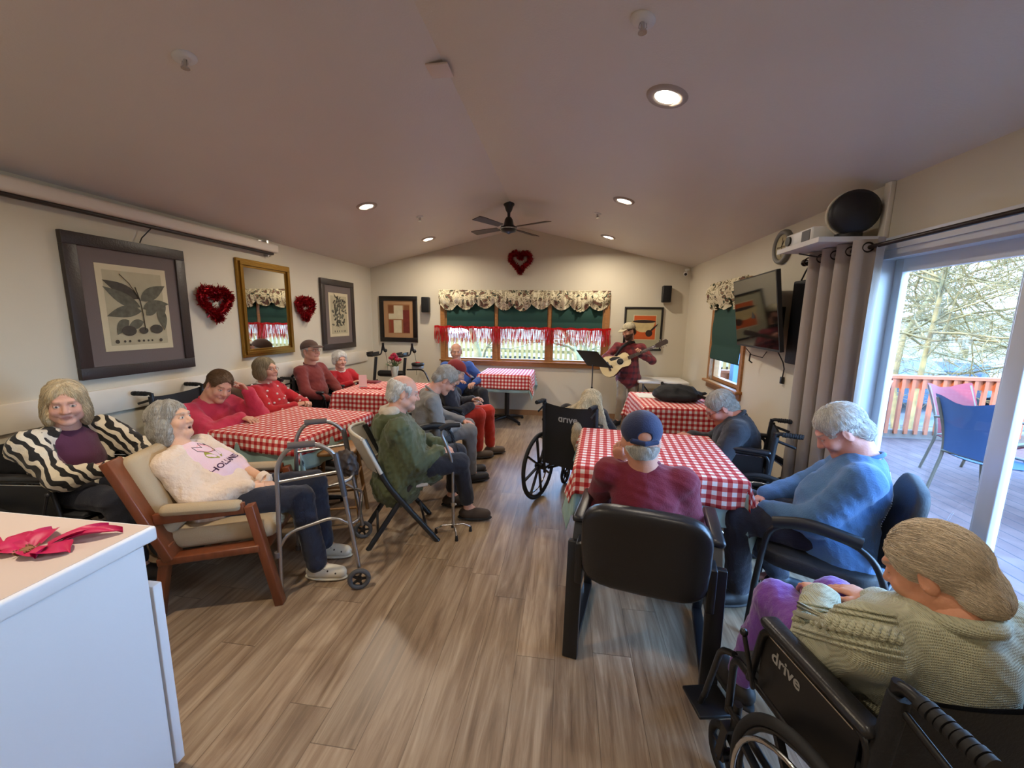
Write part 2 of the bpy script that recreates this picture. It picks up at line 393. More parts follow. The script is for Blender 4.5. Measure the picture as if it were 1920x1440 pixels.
wall_y('wall_back', YB, YB+.12, WB); wall_y('wall_front', YF-.12, YF, None)
struct(MB().bb((XL-.12, YF-.12, 0), (XL, YB+.12, ZE)), 'wall_left', M_WALL)
m = MB(); a, b = XR, XR+.12
m.bb((a, YF-.12, 0), (b, DR['y0'], ZE)); m.bb((a, DR['y0'], DR['z1']), (b, DR['y1'], ZE)); m.bb((a, DR['y1'], 0), (b, W2['y0'], ZE))
m.bb((a, W2['y0'], 0), (b, W2['y1'], W2['z0'])); m.bb((a, W2['y0'], W2['z1']), (b, W2['y1'], ZE)); m.bb((a, W2['y1'], 0), (b, YB+.12, ZE))
struct(m, 'wall_right', M_WALL)
M_BASE = mat('wood_baseboard', (150, 112, 76), .5, var=.1, vscale=12)
struct(MB().bb((XL, YB-.014, 0), (XR, YB, .085)), 'baseboard_back', M_BASE)
struct(MB().bb((XL, YF, 0), (XL+.014, YB-.014, .085)), 'baseboard_left', M_BASE)
struct(MB().bb((XR-.014, DR['y1']+.08, 0), (XR, YB-.014, .085)), 'baseboard_right', M_BASE)
# white bumper board along the left wall
struct(MB().bb((XL, -1.2, .87), (XL+.022, YB-.25, 1.05), r=.004), 'trim_1', M_TRIMW)
# --- back window: oak frame, three lights
m = MB(); y0, y1 = YB-.03, YB+.10; c = .075
m.bb((WB['x0']-c, y0, WB['z0']-c), (WB['x0'], YB+.0, WB['z1']+c)); m.bb((WB['x1'], y0, WB['z0']-c), (WB['x1']+c, YB, WB['z1']+c))
m.bb((WB['x0'], y0, WB['z1']), (WB['x1'], YB, WB['z1']+c)); m.bb((WB['x0'], y0, WB['z0']-c), (WB['x1'], YB, WB['z0']))
m.bb((WB['x0']-c-.02, YB-.055, WB['z0']-.012), (WB['x1']+c+.02, YB-.03, WB['z0']+.012), r=.005)
win = struct(m, 'window_1', M_OAK)
mx = [WB['x0']+(WB['x1']-WB['x0'])*i/3 for i in range(4)]
for i in range(3):
    f = MB(); a, b = mx[i]+(.0 if i == 0 else .025), mx[i+1]-(.0 if i == 2 else .025); s_ = .045
    f.bb((a, YB, WB['z0']), (a+s_, YB+.07, WB['z1'])); f.bb((b-s_, YB, WB['z0']), (b, YB+.07, WB['z1']))
    f.bb((a+s_, YB, WB['z0']), (b-s_, YB+.07, WB['z0']+s_)); f.bb((a+s_, YB, WB['z1']-s_), (b-s_, YB+.07, WB['z1']))
    fo = f.build('sash', M_OAK, win)
    MB().bb((a+s_, YB+.04, WB['z0']+s_), (b-s_, YB+.045, WB['z1']-s_)).build('pane', M_GLASS, fo)
mm = MB()
for i in (1, 2): mm.bb((mx[i]-.025, YB-.02, WB['z0']), (mx[i]+.025, YB+.1, WB['z1']))
mm.build('mullion', M_OAK, win)
# --- side window
m = MB(); x0 = XR-.022
m.bb((x0, W2['y0']-.07, W2['z0']-.0), (XR, W2['y0'], W2['z1']+.07)); m.bb((x0, W2['y1'], W2['z0']), (XR, W2['y1']+.07, W2['z1']+.07)); m.bb((x0, W2['y0'], W2['z1']), (XR, W2['y1'], W2['z1']+.07))
win2 = struct(m, 'window_2', M_OAK)
MB().bb((XR-.07, W2['y0']-.1, W2['z0']-.03), (XR+.05, W2['y1']+.1, W2['z0']), r=.006).bb((x0, W2['y0']-.08, W2['z0']-.10), (XR, W2['y1']+.08, W2['z0']-.03)).build('window_sill', M_OAK, win2)
f = MB(); s_ = .045
f.bb((XR+.02, W2['y0'], W2['z0']), (XR+.08, W2['y0']+s_, W2['z1'])); f.bb((XR+.02, W2['y1']-s_, W2['z0']), (XR+.08, W2['y1'], W2['z1']))
f.bb((XR+.02, W2['y0']+s_, W2['z0']), (XR+.08, W2['y1']-s_, W2['z0']+s_)); f.bb((XR+.02, W2['y0']+s_, W2['z1']-s_), (XR+.08, W2['y1']-s_, W2['z1']))
fo = f.build('sash', M_OAK, win2); MB().bb((XR+.05, W2['y0']+s_, W2['z0']+s_), (XR+.055, W2['y1']-s_, W2['z1']-s_)).build('pane', M_GLASS, fo)
# --- patio door: outer frame, fixed far panel, sliding near panel
m = MB(); x0, x1 = XR-.01, XR+.12
m.bb((x0, DR['y1']-.05, 0), (x1, DR['y1'], DR['z1'])); m.bb((x0, DR['y0'], 0), (x1, DR['y0']+.05, DR['z1'])); m.bb((x0, DR['y0'], DR['z1']-.05), (x1, DR['y1'], DR['z1'])); m.bb((x0, DR['y0'], 0), (x1, DR['y1'], .035))
m.bb((XR-.02, DR['y0']-.07, 0), (XR, DR['y0'], DR['z1']+.07)); m.bb((XR-.02, DR['y1'], 0), (XR, DR['y1']+.07, DR['z1']+.07)); m.bb((XR-.02, DR['y0'], DR['z1']), (XR, DR['y1'], DR['z1']+.07))
door = struct(m, 'door_1', M_VINYLW)
def door_panel(ya, yb, xa, xb, sa=.075, sb=.075):
    f = MB(); za, zb = .035, DR['z1']-.05
    f.bb((xa, ya, za), (xb, ya+sa, zb), r=.004); f.bb((xa, yb-sb, za), (xb, yb, zb), r=.004); f.bb((xa, ya+sa, za), (xb, yb-sb, za+.1)); f.bb((xa, ya+sa, zb-.075), (xb, yb-sb, zb))
    fo = f.build('door_panel', M_VINYLW, door)
    MB().bb(((xa+xb)/2-.003, ya+sa, za+.1), ((xa+xb)/2+.003, yb-sb, zb-.075)).build('pane', M_GLASS, fo)
    return fo
door_panel(1.96, 2.75, XR+.065, XR+.105, .085, .06)
p2 = door_panel(.97, 1.98, XR+.01, XR+.05, .075, .075)
h = MB().box((XR-.0, 1.05, 1.0), (.02, .03, .22), r=.006); h.build('handle', M_VINYLW, p2)
# --- recessed ceiling lights
M_LENS = mat('lamp_lens', (255, 250, 240), .4, emit=(255, 246, 232), estr=14)
M_RING = mat('lamp_ring_paint', (170, 158, 146), .5)
names = ['left of the fan, nearer of two', 'right of the fan, nearer of two', 'left of the fan by the back wall', 'right of the fan by the back wall', 'large one above the near right table', 'over the tables by the left wall', 'over the camera']
LL = ['lit recessed ceiling light left of the ceiling fan, farther from the back wall', 'lit recessed ceiling light right of the ceiling fan, farther from the back wall', 'lit recessed ceiling light left of the fan near the back wall', 'lit recessed ceiling light right of the fan near the back wall', 'large round lit ceiling light with wide trim ring, nearest the patio door', 'recessed ceiling light on the left slope above the tan armchair', 'recessed ceiling light on the right slope above the camera', 'unseen ceiling light added on the left slope behind the camera to brighten the near room', 'unseen ceiling light added on the right slope behind the camera to brighten the near room']  # last two are unseen, added along the grid to brighten near ceiling and foreground
for i, ((x, y), wt) in enumerate(zip(LAMP_XY, LAMP_W)):
    z = ceil_z(x); N = ceil_n(x); R = N.to_track_quat('Z', 'Y'); c0 = Vector((x, y, z)); big = 1.0
    t = thing('ceiling_light', LL[i], 'light', c0, 0, 'recessed ceiling lights')
    MB().lathe([(.06*big, .0), (.068*big, .010), (.098*big, .010), (.106*big, .0)], (0, 0, 0), N, n=32).build('trim_ring', M_RING, t)
    MB().lathe([(.0, .004), (.06*big, .004), (.06, .001)], (0, 0, 0), N, n=32).build('lens', M_LENS, t)
    l = bpy.data.lights.new('lamp', 'AREA'); l.shape = 'DISK'; l.size = .11; l.energy = wt; l.color = (1, .87, .70) if i != 5 else (1, .83, .60); l.spread = 2.9
    lo = bpy.data.objects.new('lamp', l); COL.objects.link(lo); lo.parent = t; lo.location = N*.014
    lo.rotation_euler = (0, 0, 0)
# --- sprinklers, smoke detectors, cover plate
def sprinkler(x, y, label, r=.04):
    N = ceil_n(x); t = thing('sprinkler_head', label, 'sprinkler', (x, y, ceil_z(x)), 0, 'fire sprinkler heads on the ceiling')
    MB().lathe([(r, 0), (r, .006), (r*.5, .012)], (0, 0, 0), N).build('escutcheon', M_WHITE, t)
    D = Vector((0, 0, -1)); MB().cyl(N*.01, D*.045, .008).cyl(D*.045, D*.05, .018).tube([(-.012, 0, -.012), (-.016, 0, -.03), (0, 0, -.045)], .002).tube([(.012, 0, -.012), (.016, 0, -.03), (0, 0, -.045)], .002).build('deflector', M_CHROME, t)
sprinkler(-1.81, 1.87, 'round white sprinkler with chrome tip on the left ceiling slope, nearest the camera', .05)
sprinkler(.26, 1.88, 'round white sprinkler on the right ceiling slope near the top of the photo', .05)
sprinkler(-1.78, 4.86, 'small sprinkler head left of the ceiling fan'); sprinkler(.30, 4.85, 'small sprinkler head right of the ceiling fan')
tag(MB().box((0, 0, -.006), (.13, .13, .012), r=.003).build('cover_plate', mat('plate_paint', (214, 198, 186), .5), None, (XRG-.03, 2.5, ZRG-.02)), 'small square painted cover plate at the ceiling ridge', 'cover plate')
# ================================================================== WINDOW DRESSING, WALL THINGS
M_GREEN = mat('green_shade_fabric', (22, 62, 54), .85, bump=.1, bscale=200)
M_FLORAL = mat('floral_valance_fabric', (190, 180, 150), .85)
n = NT(M_FLORAL); P, x, y, z = n.xyz('Object')
vn = n.add('TexNoise'); vn.inputs['Scale'].default_value = 7; n.link(P, vn.inputs['Vector']); wp = n.mix(.22, P, vn.outputs['Color'])
vo = n.add('TexVoronoi'); vo.inputs['Scale'].default_value = 11; n.link(wp, vo.inputs['Vector'])
rp = n.add('ValToRGB'); n.link(vo.outputs['Distance'], rp.inputs[0]); rp.color_ramp.interpolation = 'CONSTANT'; e = rp.color_ramp.elements
e[0].position = 0; e[0].color = lin((96, 62, 52))+(1,); e[1].position = .24; e[1].color = lin((136, 108, 84))+(1,)
for p_, c_ in ((.33, (52, 62, 48)), (.42, (205, 194, 162)), (.6, (116, 104, 76)), (.66, (212, 202, 172))): q = e.new(p_); q.color = lin(c_)+(1,)
n.link(rp.outputs[0], n.b.inputs['Base Color'])
def valance(name, label, x0, x1, zt, y, nsc, drop=.24, rz=0, loc=None):
    """gathered rod pocket valance with scalloped hem; runs along local x"""
    L = x1-x0; m = MB()
    def f(u, v):
        s = u*nsc; fr = s-math.floor(s); g = math.sin(PI*fr)
        hem = drop*(.66+.34*g**.8)+.02*math.sin(17*u)
        gather = .012*math.sin(u*L*75+2*math.sin(u*31))+.02*math.sin(u*L*22+1.7*math.sin(9*u))
        d = .045+.05*math.sin(PI*min(v*1.15, 1))+gather*(.4+v)
        return (x0+L*u, -d, zt-hem*v-.02*math.sin(u*L*60)*(v < .12))
    m.grid(f, int(L*90), 9); m.grid(lambda u, v: (f(u, v)[0], f(u, v)[1]+.004, f(u, v)[2]), int(L*90), 9)
    for xx in (x0, x1): m.add([(xx, -.0, zt), (xx, -.06, zt), (xx, -.09, zt-drop*.7), (xx, -.0, zt-drop*.8)], [(0, 1, 2, 3)])
    m.tube([(x0-.01, -.04, zt+.006), (x1+.01, -.04, zt+.006)], .009)
    o = m.build(name, M_FLORAL, None, loc or (0, y, 0)); o.rotation_euler = (0, 0, rz); return o
tag(valance('valance', '', -2.10, .66, 2.045, YB-.03, 9, .30), 'wide floral scalloped valance over the three light back window', 'valance')
tag(valance('valance', '', -.5, .52, 2.06, 0, 3, .30, rz=-PI/2, loc=(XR-.02, 4.98, 0)), 'short floral valance over the side window by the television', 'valance')
def roman(w, h, label, loc, rz=0):
    m = MB()
    def f(u, v): return (-w/2+w*u, -.012-.014*abs(math.sin(v*PI*2.5))*(v > .35)-.004, -h*v)
    m.grid(f, 4, 40); m.grid(lambda u, v: (f(u, v)[0], f(u, v)[1]+.008, f(u, v)[2]), 4, 40); m.bb((-w/2, -.02, -h-.012), (w/2, -.002, -h)); m.bb((-w/2, -.03, -.02), (w/2, 0, 0))
    o = m.build('window_shade', M_GREEN, None, loc); o.rotation_euler = (0, 0, rz); return tag(o, label, 'shade', 'green fabric window shades')
for i, lb in enumerate(('dark green shade in the left light of the back window', 'dark green shade in the middle light of the back window', 'dark green shade in the right light of the back window')):
    roman(mx[i+1]-mx[i]-.075, .52, lb, ((mx[i]+mx[i+1])/2, YB-.004, WB['z1']+.02))
roman(W2['y1']-W2['y0']-.02, .86, 'dark green shade hanging low in the side window', (XR-.004, (W2['y0']+W2['y1'])/2, W2['z1']+.02), -PI/2)
# foil fringe
M_FOIL = mat('red_foil', (200, 18, 22), .3, .45); M_TINSEL = mat('red_tinsel', (150, 14, 24), .3, .75)
t = thing('foil_fringe', 'shiny red foil fringe hung across the back window', 'fringe', (0, YB-.06, 1.475)); r_ = random.Random(3); m = MB()
m.grid(lambda u, v: (-2.2+2.9*u, -.006*math.sin(u*260), -.035*v+.006*math.sin(u*90)), 300, 2); m.build('header_band', M_FOIL, t); m = MB()
for k in range(620):
    x = -2.2+2.9*k/620+r_.uniform(-.002, .002); L = .24+r_.uniform(-.05, .03); a = r_.uniform(-.5, .5); yo = r_.uniform(-.02, .012); w_ = .0034
    pts = [(x+a*.01*j/3+math.sin(j+k)*.002, yo, -.03-L*j/4) for j in range(5)]
    V = []
    for j, p in enumerate(pts): c_, s_ = math.cos(a*3+j*.6)*w_, math.sin(a*3+j*.6)*w_; V += [(p[0]-c_, p[1]-s_, p[2]), (p[0]+c_, p[1]+s_, p[2])]
    m.add(V, [(2*j, 2*j+1, 2*j+3, 2*j+2) for j in range(4)])
m.build('strands', M_FOIL, t, kind='stuff')
# heart wreaths
def heart(t): return (16*math.sin(t)**3/17, (13*math.cos(t)-5*math.cos(2*t)-2*math.cos(3*t)-math.cos(4*t))/17)
def wreath(loc, w, h, rz, label, seed):
    t = thing('heart_wreath', label, 'wreath', loc, rz, 'red tinsel heart wreaths'); r = random.Random(seed)
    P = []
    for k in range(64):
        a, b = heart(2*PI*k/64); P.append(Vector((a*w*.36, -.035, (b+.12)*h*.36)))
    MB().tube(P, w*.072, 0, 8, closed=True).build('core', M_TINSEL, t)
    m = MB()
    for k in range(2600):
        i = r.randrange(64); c = P[i].lerp(P[(i+1) % 64], r.random()); d = Vector((r.gauss(0, 1), r.gauss(0, 1), r.gauss(0, 1))).normalized()
        if d.y > .3: d.y *= -1
        p = c+d*w*.072*r.uniform(.85, 1.15); q = Vector((r.gauss(0, 1), r.gauss(0, 1), r.gauss(0, 1))).normalized()*.007; s = d.cross(q).normalized()*.004; tip = p+d*r.uniform(.010, .028)+Vector((r.gauss(0, .008), r.gauss(0, .008), r.gauss(0, .008)))
        m.add([p-q-s, p+q, tip+s, tip-q*.5], [(0, 1, 2, 3)], 1 if r.random() < .035 else 0)
    m.build('tinsel', [M_TINSEL, mat('silver_glint', (255, 200, 200), .12, 1)], t, kind='stuff')
wreath((-.77, YB, 2.50), .47, .47, 0, 'red tinsel heart wreath high on the back wall above the window', 1)
wreath((XL, 3.47, 1.70), .45, .43, PI/2, 'red tinsel heart wreath between the big botanical print and the mirror', 2)
wreath((XL, 4.80, 1.69), .42, .40, PI/2, 'red tinsel heart wreath between the mirror and the smaller botanical print', 3)
# framed pictures; built facing -y, x right, z up, origin at the lower left corner on the wall
def frame_mb(w, h, fw, d=.03, prof=0):
    m = MB(); m.bb((0, -d, 0), (w, 0, fw), r=.003).bb((0, -d, h-fw), (w, 0, h), r=.003).bb((0, -d, fw), (fw, 0, h-fw), r=.003).bb((w-fw, -d, fw), (w, 0, h-fw), r=.003); return m
def leaf(m, p0, ang, L, W_, y, mi, bend=0, n_=9, serr=0):
    pts = []
    for s_ in (1, -1):
        for i in (range(n_+1) if s_ > 0 else range(n_-1, 0, -1)):
            t_ = i/n_; ww = W_*math.sin(PI*t_**.8)*.5*(1+serr*(i % 2)); a = ang+bend*t_
            pts.append((p0[0]+math.cos(a)*L*t_-math.sin(a)*ww*s_, y, p0[1]+math.sin(a)*L*t_+math.cos(a)*ww*s_))
    m.add(pts, [tuple(range(len(pts)))[::-1]], mi)
M_FDARK = mat('dark_bronze_frame_wood', (52, 44, 40), .4, bump=.2, bscale=80); M_MATG = mat('taupe_mat_board', (104, 92, 88), .8, bump=.1, bscale=150)
M_PAPER = mat('aged_print_paper', (196, 184, 152), .8, var=.05, vscale=8); M_PAPER2 = mat('print_ground', (172, 162, 132), .8, var=.12, vscale=7)
M_INK = mat('grey_green_ink', (92, 90, 74), .8, var=.3, vscale=30); M_INK2 = mat('dark_ink', (66, 60, 50), .8, var=.2, vscale=30)
def botanical(loc, w, h, rz, label, dense, grp='framed botanical prints'):
    t = thing('framed_print', label, 'picture', loc, rz, grp); fr = w*.095
    frame_mb(w, h, fr, .035).build('frame', M_FDARK, t)
    MB().bb((fr, -.02, fr), (w-fr, -.002, h-fr)).build('mat_board', M_MATG, t)
    m = MB(); a = w*.205; b = h*.185; pw, ph = w-2*a, h-2*b; m.bb((a, -.022, b), (w-a, -.02, h-b), 0); g = pw*.08; m.add([(a+g, -.0225, b+g), (w-a-g, -.0225, b+g), (w-a-g, -.0225, h-b-g), (a+g, -.0225, h-b-g)], [(0, 1, 2, 3)], 1)
    Y = -.023; X = lambda u: a+pw*u; Z = lambda v: b+ph*v; S = pw
    if dense == 0:
        for (u, v, an, L, W_, mi, bd) in ((.55, .62, 2.62, .50, .13, 3, .05), (.55, .52, 2.72, .52, .13, 2, -.1), (.56, .47, 3.05, .46, .13, 2, .25), (.57, .34, 3.3, .26, .10, 2, .3), (.36, .36, 3.65, .26, .11, 2, .35),
                                       (.56, .60, .60, .44, .14, 2, -.05), (.58, .50, .5, .40, .11, 2, -.3), (.62, .42, .75, .30, .11, 2, .1), (.80, .60, -.6, .24, .12, 2, -.7), (.80, .52, -1.0, .34, .11, 2, -.35)):
            Y -= .0004; leaf(m, (X(u), Z(v)), an, L*S*1.08, W_*S*1.35, Y, mi, bd)
        Y -= .0004; m.tube([(X(.50), Y, Z(.76)), (X(.55), Y, Z(.60)), (X(.57), Y, Z(.45)), (X(.58), Y, Z(.24))], .004, 3, 4)
        m.tube([(X(.55), Y, Z(.62)), (X(.42), Y, Z(.80)), (X(.30), Y, Z(.90))], .0025, 3, 4)
        for (u, v, r1, r2) in ((.34, .235, .105, .075), (.55, .235, .07, .05), (.75, .25, .10, .07)):
            m.add([(X(u)+r1*S*math.cos(q*PI/9), Y, Z(v)+r2*S*1.0*math.sin(q*PI/9)) for q in range(18)], [tuple(range(18))], 3)
        for i, u in enumerate((.16, .26, .33, .46, .53, .60, .66, .80)):
            rr = (.03, .018, .018, .02, .018, .016, .016, .026)[i]*S; m.add([(X(u)+rr*math.cos(q*PI/4), Y, Z(.11)+rr*math.sin(q*PI/4)) for q in range(8)], [tuple(range(8))], 3)
    else:
        r = random.Random(9); m.tube([(X(.5), Y, Z(.2)), (X(.5), Y, Z(.55)), (X(.56), Y, Z(.86))], .003, 3, 4)
        for k in range(90):
            v = r.uniform(.24, .88); u = .5+.08*(v-.3)+r.uniform(-.3, .32)*(1.1-abs(v-.5)); leaf(m, (X(u), Z(v)), r.uniform(-.6, 3.8), r.uniform(.10, .19)*S, .055*S, Y-.0003*(k % 3), 2 if k % 3 else 3, r.uniform(-.4, .4))
        for u in (.24, .36, .47, .6, .72, .8): m.add([(X(u)+.02*S*math.cos(q*PI/4), Y, Z(.12)+.03*S*math.sin(q*PI/4)) for q in range(8)], [tuple(range(8))], 3)
    m.build('print', [M_PAPER, M_PAPER2, M_INK, M_INK2], t); return t
botanical((XL+.002, 2.33, 1.135), .865, 1.0, PI/2, 'large dark framed botanical leaf print on the left wall', 0)
botanical((XL+.002, 5.17, 1.13), .85, .985, PI/2, 'smaller looking dark framed botanical print near the back left corner', 1)
# mirror
t = thing('wall_mirror', 'gilt framed rectangular mirror on the left wall', 'mirror', (XL+.002, 3.77, 1.16), PI/2)
w_, h_ = .79, 1.01; m = MB(); M_GILT = mat('antique_gilt', (148, 112, 48), .32, .9, bump=.15, bscale=60)
for o_, d_, q_ in ((0, .03, .03), (.028, .045, .035), (.06, .028, .025)):
    f = frame_mb(w_-2*o_, h_-2*o_, q_, d_); m.add([(p[0]+o_, p[1], p[2]+o_) for p in f.v], f.f)
m.build('frame', M_GILT, t); MB().bb((.08, -.02, .08), (w_-.08, -.012, h_-.08)).build('mirror_glass', mat('silvered_glass', (225, 225, 222), .015, 1), t)
# back wall pictures
M_FBLK = mat('black_frame', (18, 14, 12), .35)
t = thing('framed_print', 'black framed abstract print of brown and cream blocks, left on the back wall', 'picture', (-3.18, YB-.001, 1.185)); w_, h_ = .67, .77
frame_mb(w_, h_, .075, .03).build('frame', M_FBLK, t)
m = MB(); m.bb((.075, -.015, .075), (w_-.075, -.002, h_-.075), 0)
def rc(a, b, c, d, mi, k=0): m.add([(a*w_, -.016-.0006*k, b*h_), (c*w_, -.016-.0006*k, b*h_), (c*w_, -.016-.0006*k, d*h_), (a*w_, -.016-.0006*k, d*h_)], [(0, 1, 2, 3)], mi)
rc(.22, .19, .80, .82, 1); rc(.24, .64, .38, .80, 2, 1); rc(.38, .50, .62, .80, 3, 1); rc(.24, .50, .45, .62, 3, 2); rc(.25, .20, .36, .48, 4, 1); rc(.37, .20, .58, .48, 3, 1); rc(.62, .20, .79, .70, 5, 1); rc(.66, .70, .79, .80, 2, 1); rc(.27, .22, .30, .44, 2, 2)
m.build('print', [mat('tan_mat_board', (164, 126, 88), .8), mat('ochre_ground', (140, 96, 60), .8), mat('umber_block', (116, 70, 34), .8), mat('cream_block', (196, 184, 150), .8, var=.1, vscale=12), mat('rust_block', (128, 52, 28), .8), mat('dark_red_block', (104, 34, 24), .8, var=.3, vscale=10)], t)
t = thing('framed_print', 'black framed orange print of a pale cup shape behind the guitarist', 'picture', (.90, YB-.001, 1.14)); w_, h_ = .59, .68
frame_mb(w_, h_, .03, .03).build('frame', M_FBLK, t)
m = MB(); m.bb((.03, -.015, .03), (w_-.03, -.002, h_-.03), 0); rc(.24, .24, .84, .82, 1, 1); rc(.26, .26, .82, .80, 2, 2)
m.add([(w_*(.50+.30*math.cos(q*PI/12)), -.0185, h_*(.66+(.05 if q <= 12 else .24)*math.sin(q*PI/12))) for q in range(24)], [tuple(range(24))], 3)
m.add([(w_*(.52+.30*math.cos(q*PI/12)), -.019, h_*(.67+.035*math.sin(q*PI/12))) for q in range(24)], [tuple(range(24))], 4)
m.add([(w_*(.66+.09*math.cos(q*PI/6)), -.019, h_*(.40+.08*math.sin(q*PI/6))) for q in range(12)], [tuple(range(12))], 4)
leaf(m, (w_*.66, h_*.42), .8, .2, .03, -.0192, 4)
m.build('print', [mat('grey_green_mat_board', (160, 156, 128), .8), mat('cream_block', (196, 184, 150), .8), mat('orange_ground', (190, 84, 30), .8, var=.1, vscale=8), mat('pale_cup', (190, 170, 120), .8, var=.2, vscale=9), mat('dark_brown_shape', (44, 26, 20), .8)], t)
# wall speakers and camera
def speaker(loc, label):
    t = thing('wall_speaker', label, 'speaker', loc, 0, 'small black wall speakers')
    MB().bb((-.065, -.13, 0), (.065, -.03, .25), r=.012).build('cabinet', M_BLACK, t); MB().bb((-.055, -.136, .012), (.055, -.128, .238), r=.004).build('grille', mat('speaker_cloth', (12, 12, 13), .9), t); MB().bb((-.02, -.03, .09), (.02, 0, .15)).build('bracket', M_BLACKM, t)
speaker((-2.335, YB, 1.69), 'small black wall speaker left of the back window'); speaker((1.50, YB, 1.89), 'small black wall speaker right of the back window above the orange print')
t = thing('security_camera', 'small white camera in the back right ceiling corner', 'camera', (1.78, YB-.06, 2.36))
MB().box((0, 0, .02), (.06, .04, .03), r=.008).tube([(0, 0, .01), (-.02, -.04, -.03)], .012).build('bracket', M_WHITE, t); MB().cyl((-.03, -.03, -.04), (-.05, -.12, -.06), .028).build('body', M_WHITE, t); MB().cyl((-.05, -.12, -.06), (-.0515, -.127, -.0615), .02).build('lens', M_BLACK, t)
# projection screen case under the left eave
t = thing('projection_screen', 'long white pull down projection screen case below the left ceiling edge', 'screen', (XL+.001, 0, 0))
MB().bb((.005, -1.2, 2.285), (.11, 4.3, 2.375), r=.02).build('case', mat('screen_case_white', (214, 204, 190), .5), t)
MB().bb((.035, -1.18, 2.262), (.075, 4.26, 2.286), r=.006).build('bottom_bar', mat('dark_brown_bar', (36, 24, 16), .5), t)
MB().bb((.0, 4.1, 2.30), (.02, 4.16, 2.40)).bb((0, 4.19, 2.24), (.05, 4.215, 2.41)).build('bracket', M_CHROME, t)
MB().tube([(.055, 2.92, 2.262), (.03, 2.86, 2.18), (.03, 2.84, 2.14)], .004).build('pull_cord', M_BLACK, t)
# ceiling fan
fc = Vector((-.77, 5.28, 0)); t = thing('ceiling_fan', 'dark four bladed ceiling fan hanging from the ridge', 'fan', (fc.x, fc.y, ZRG))
MB().lathe([(.07, .0), (.07, -.025), (.055, -.045), (.04, -.09), (.02, -.12)], n=24).build('canopy', M_BLACKM, t)
MB().lathe([(.02, -.12), (.018, -.17), (.03, -.185)], n=16).build('downrod', M_BLACKM, t)
MB().lathe([(.03, -.17), (.05, -.20), (.065, -.27), (.105, -.29), (.105, -.305)], n=28).lathe([(.102, -.317), (.09, -.345), (.035, -.36), (.0, -.375)], n=28).build('motor', M_BLACKM, t)
MB().lathe([(.108, -.305), (.11, -.31), (.108, -.317)], n=28).build('chrome_band', M_CHROME, t)
M_BLADE = mat('dark_walnut_blade', (74, 62, 50), .5, bump=.1, bscale=40)
for k in range(4):
    a = math.radians(-30+90*k); d = Vector((math.cos(a), math.sin(a), 0)); s = Vector((-math.sin(a), math.cos(a), .18)).normalized()
    V = [d*.16-s*.045, d*.60-s*.065, d*.60+s*.055+d*.0, d*.52+s*.065, d*.16+s*.045]; V = [p+Vector((0, 0, -.30)) for p in V]
    b = MB().poly(V, .008, (0, 0, 1)).build('blade', M_BLADE, t)
    MB().box(d*.13+Vector((0, 0, -.295)), (.10, .03, .006), 0, .002, Matrix.Rotation(a, 3, 'Z')).build('blade_arm', M_CHROME, b)
# television on the right wall
t = thing('television', 'black flat television on a wall arm, tilted, right wall', 'television', (1.66, 3.93, 1.69))
t.rotation_euler = (0, 0, 0)
R = Matrix.Rotation(math.radians(-90), 3, 'Z')
tvw, tvh = 1.06, .64; ax = Vector((-.09, -1, 0)).normalized(); up = Vector((-.15, 0, 1)).normalized(); nn = ax.cross(up).normalized()
if nn.x > 0: nn = -nn
def tvp(u, v, d): p = ax*u*tvw/2+up*v*tvh/2+nn*d; return tuple(p)
def slab(u0, v0, u1, v1, d0, d1): 
    return [tvp(u0, v0, d0), tvp(u1, v0, d0), tvp(u1, v1, d0), tvp(u0, v1, d0), tvp(u0, v0, d1), tvp(u1, v0, d1), tvp(u1, v1, d1), tvp(u0, v1, d1)]
BX = [(0, 1, 2, 3), (7, 6, 5, 4), (0, 4, 5, 1), (1, 5, 6, 2), (2, 6, 7, 3), (3, 7, 4, 0)]
MB().add(slab(-1, -1, 1, 1, 0, -.03), BX).add(slab(-.7, -.9, .7, .5, -.03, -.06), BX).build('housing', M_BLACK, t)
MB().add(slab(-.975, -.94, .975, .965, .001, -.001), BX).build('display', mat('television_glass', (10, 11, 13), .06, spec=.9), t)
MB().bar((.0, 0, 0), (.19, 0, 0), .06, .1).bar((.18, -.15, -.1), (.18, .15, -.1), .02, .3).build('wall_bracket', M_BLACKM, t)
tag(MB().tube([(1.72, 3.62, 1.42), (1.80, 3.62, 1.28), (1.835, 3.66, 1.22), (1.84, 3.68, 1.15)], .005).box((1.838, 3.68, 1.12), (.025, .03, .06), r=.005).build('power_cord', M_BLACK), 'black power cord hanging below the television with its plug', 'cord')
tag(MB().tube([(1.70, 4.10, 1.36), (1.76, 4.12, 1.30), (1.83, 4.05, 1.28), (1.84, 4.0, 1.34)], .004).tube([(1.75, 4.12, 1.31), (1.76, 4.15, 1.24), (1.78, 4.13, 1.22)], .007).build('video_cable', M_BLACK), 'thin black looping cable under the far corner of the television', 'cable')
# clock
t = thing('wall_clock', 'round wall clock with grey rim near the projector shelf', 'clock', (XR-.001, 3.93, 2.255))
MB().torus((-.02, 0, 0), (1, 0, 0), .125, .02, n=40).lathe([(.145, 0), (.145, .012), (.12, .016)], ax=(-1, 0, 0), n=40).build('rim', mat('clock_grey', (120, 118, 112), .45), t)
MB().lathe([(0, .02), (.105, .02), (.105, .0)], ax=(-1, 0, 0), n=40).build('face', mat('clock_face', (196, 186, 150), .5), t)
MB().bar((-.024, 0, 0), (-.024, -.03, .05), .006, .002).bar((-.024, 0, 0), (-.024, .075, .01), .005, .002).build('hands', M_BLACK, t)
MB().add([], []).box((-.022, 0, .0), (.001, .16, .012)).box((-.022, 0, 0), (.001, .012, .16)).build('dial_marks', mat('dial_gold', (120, 100, 60), .5), t)
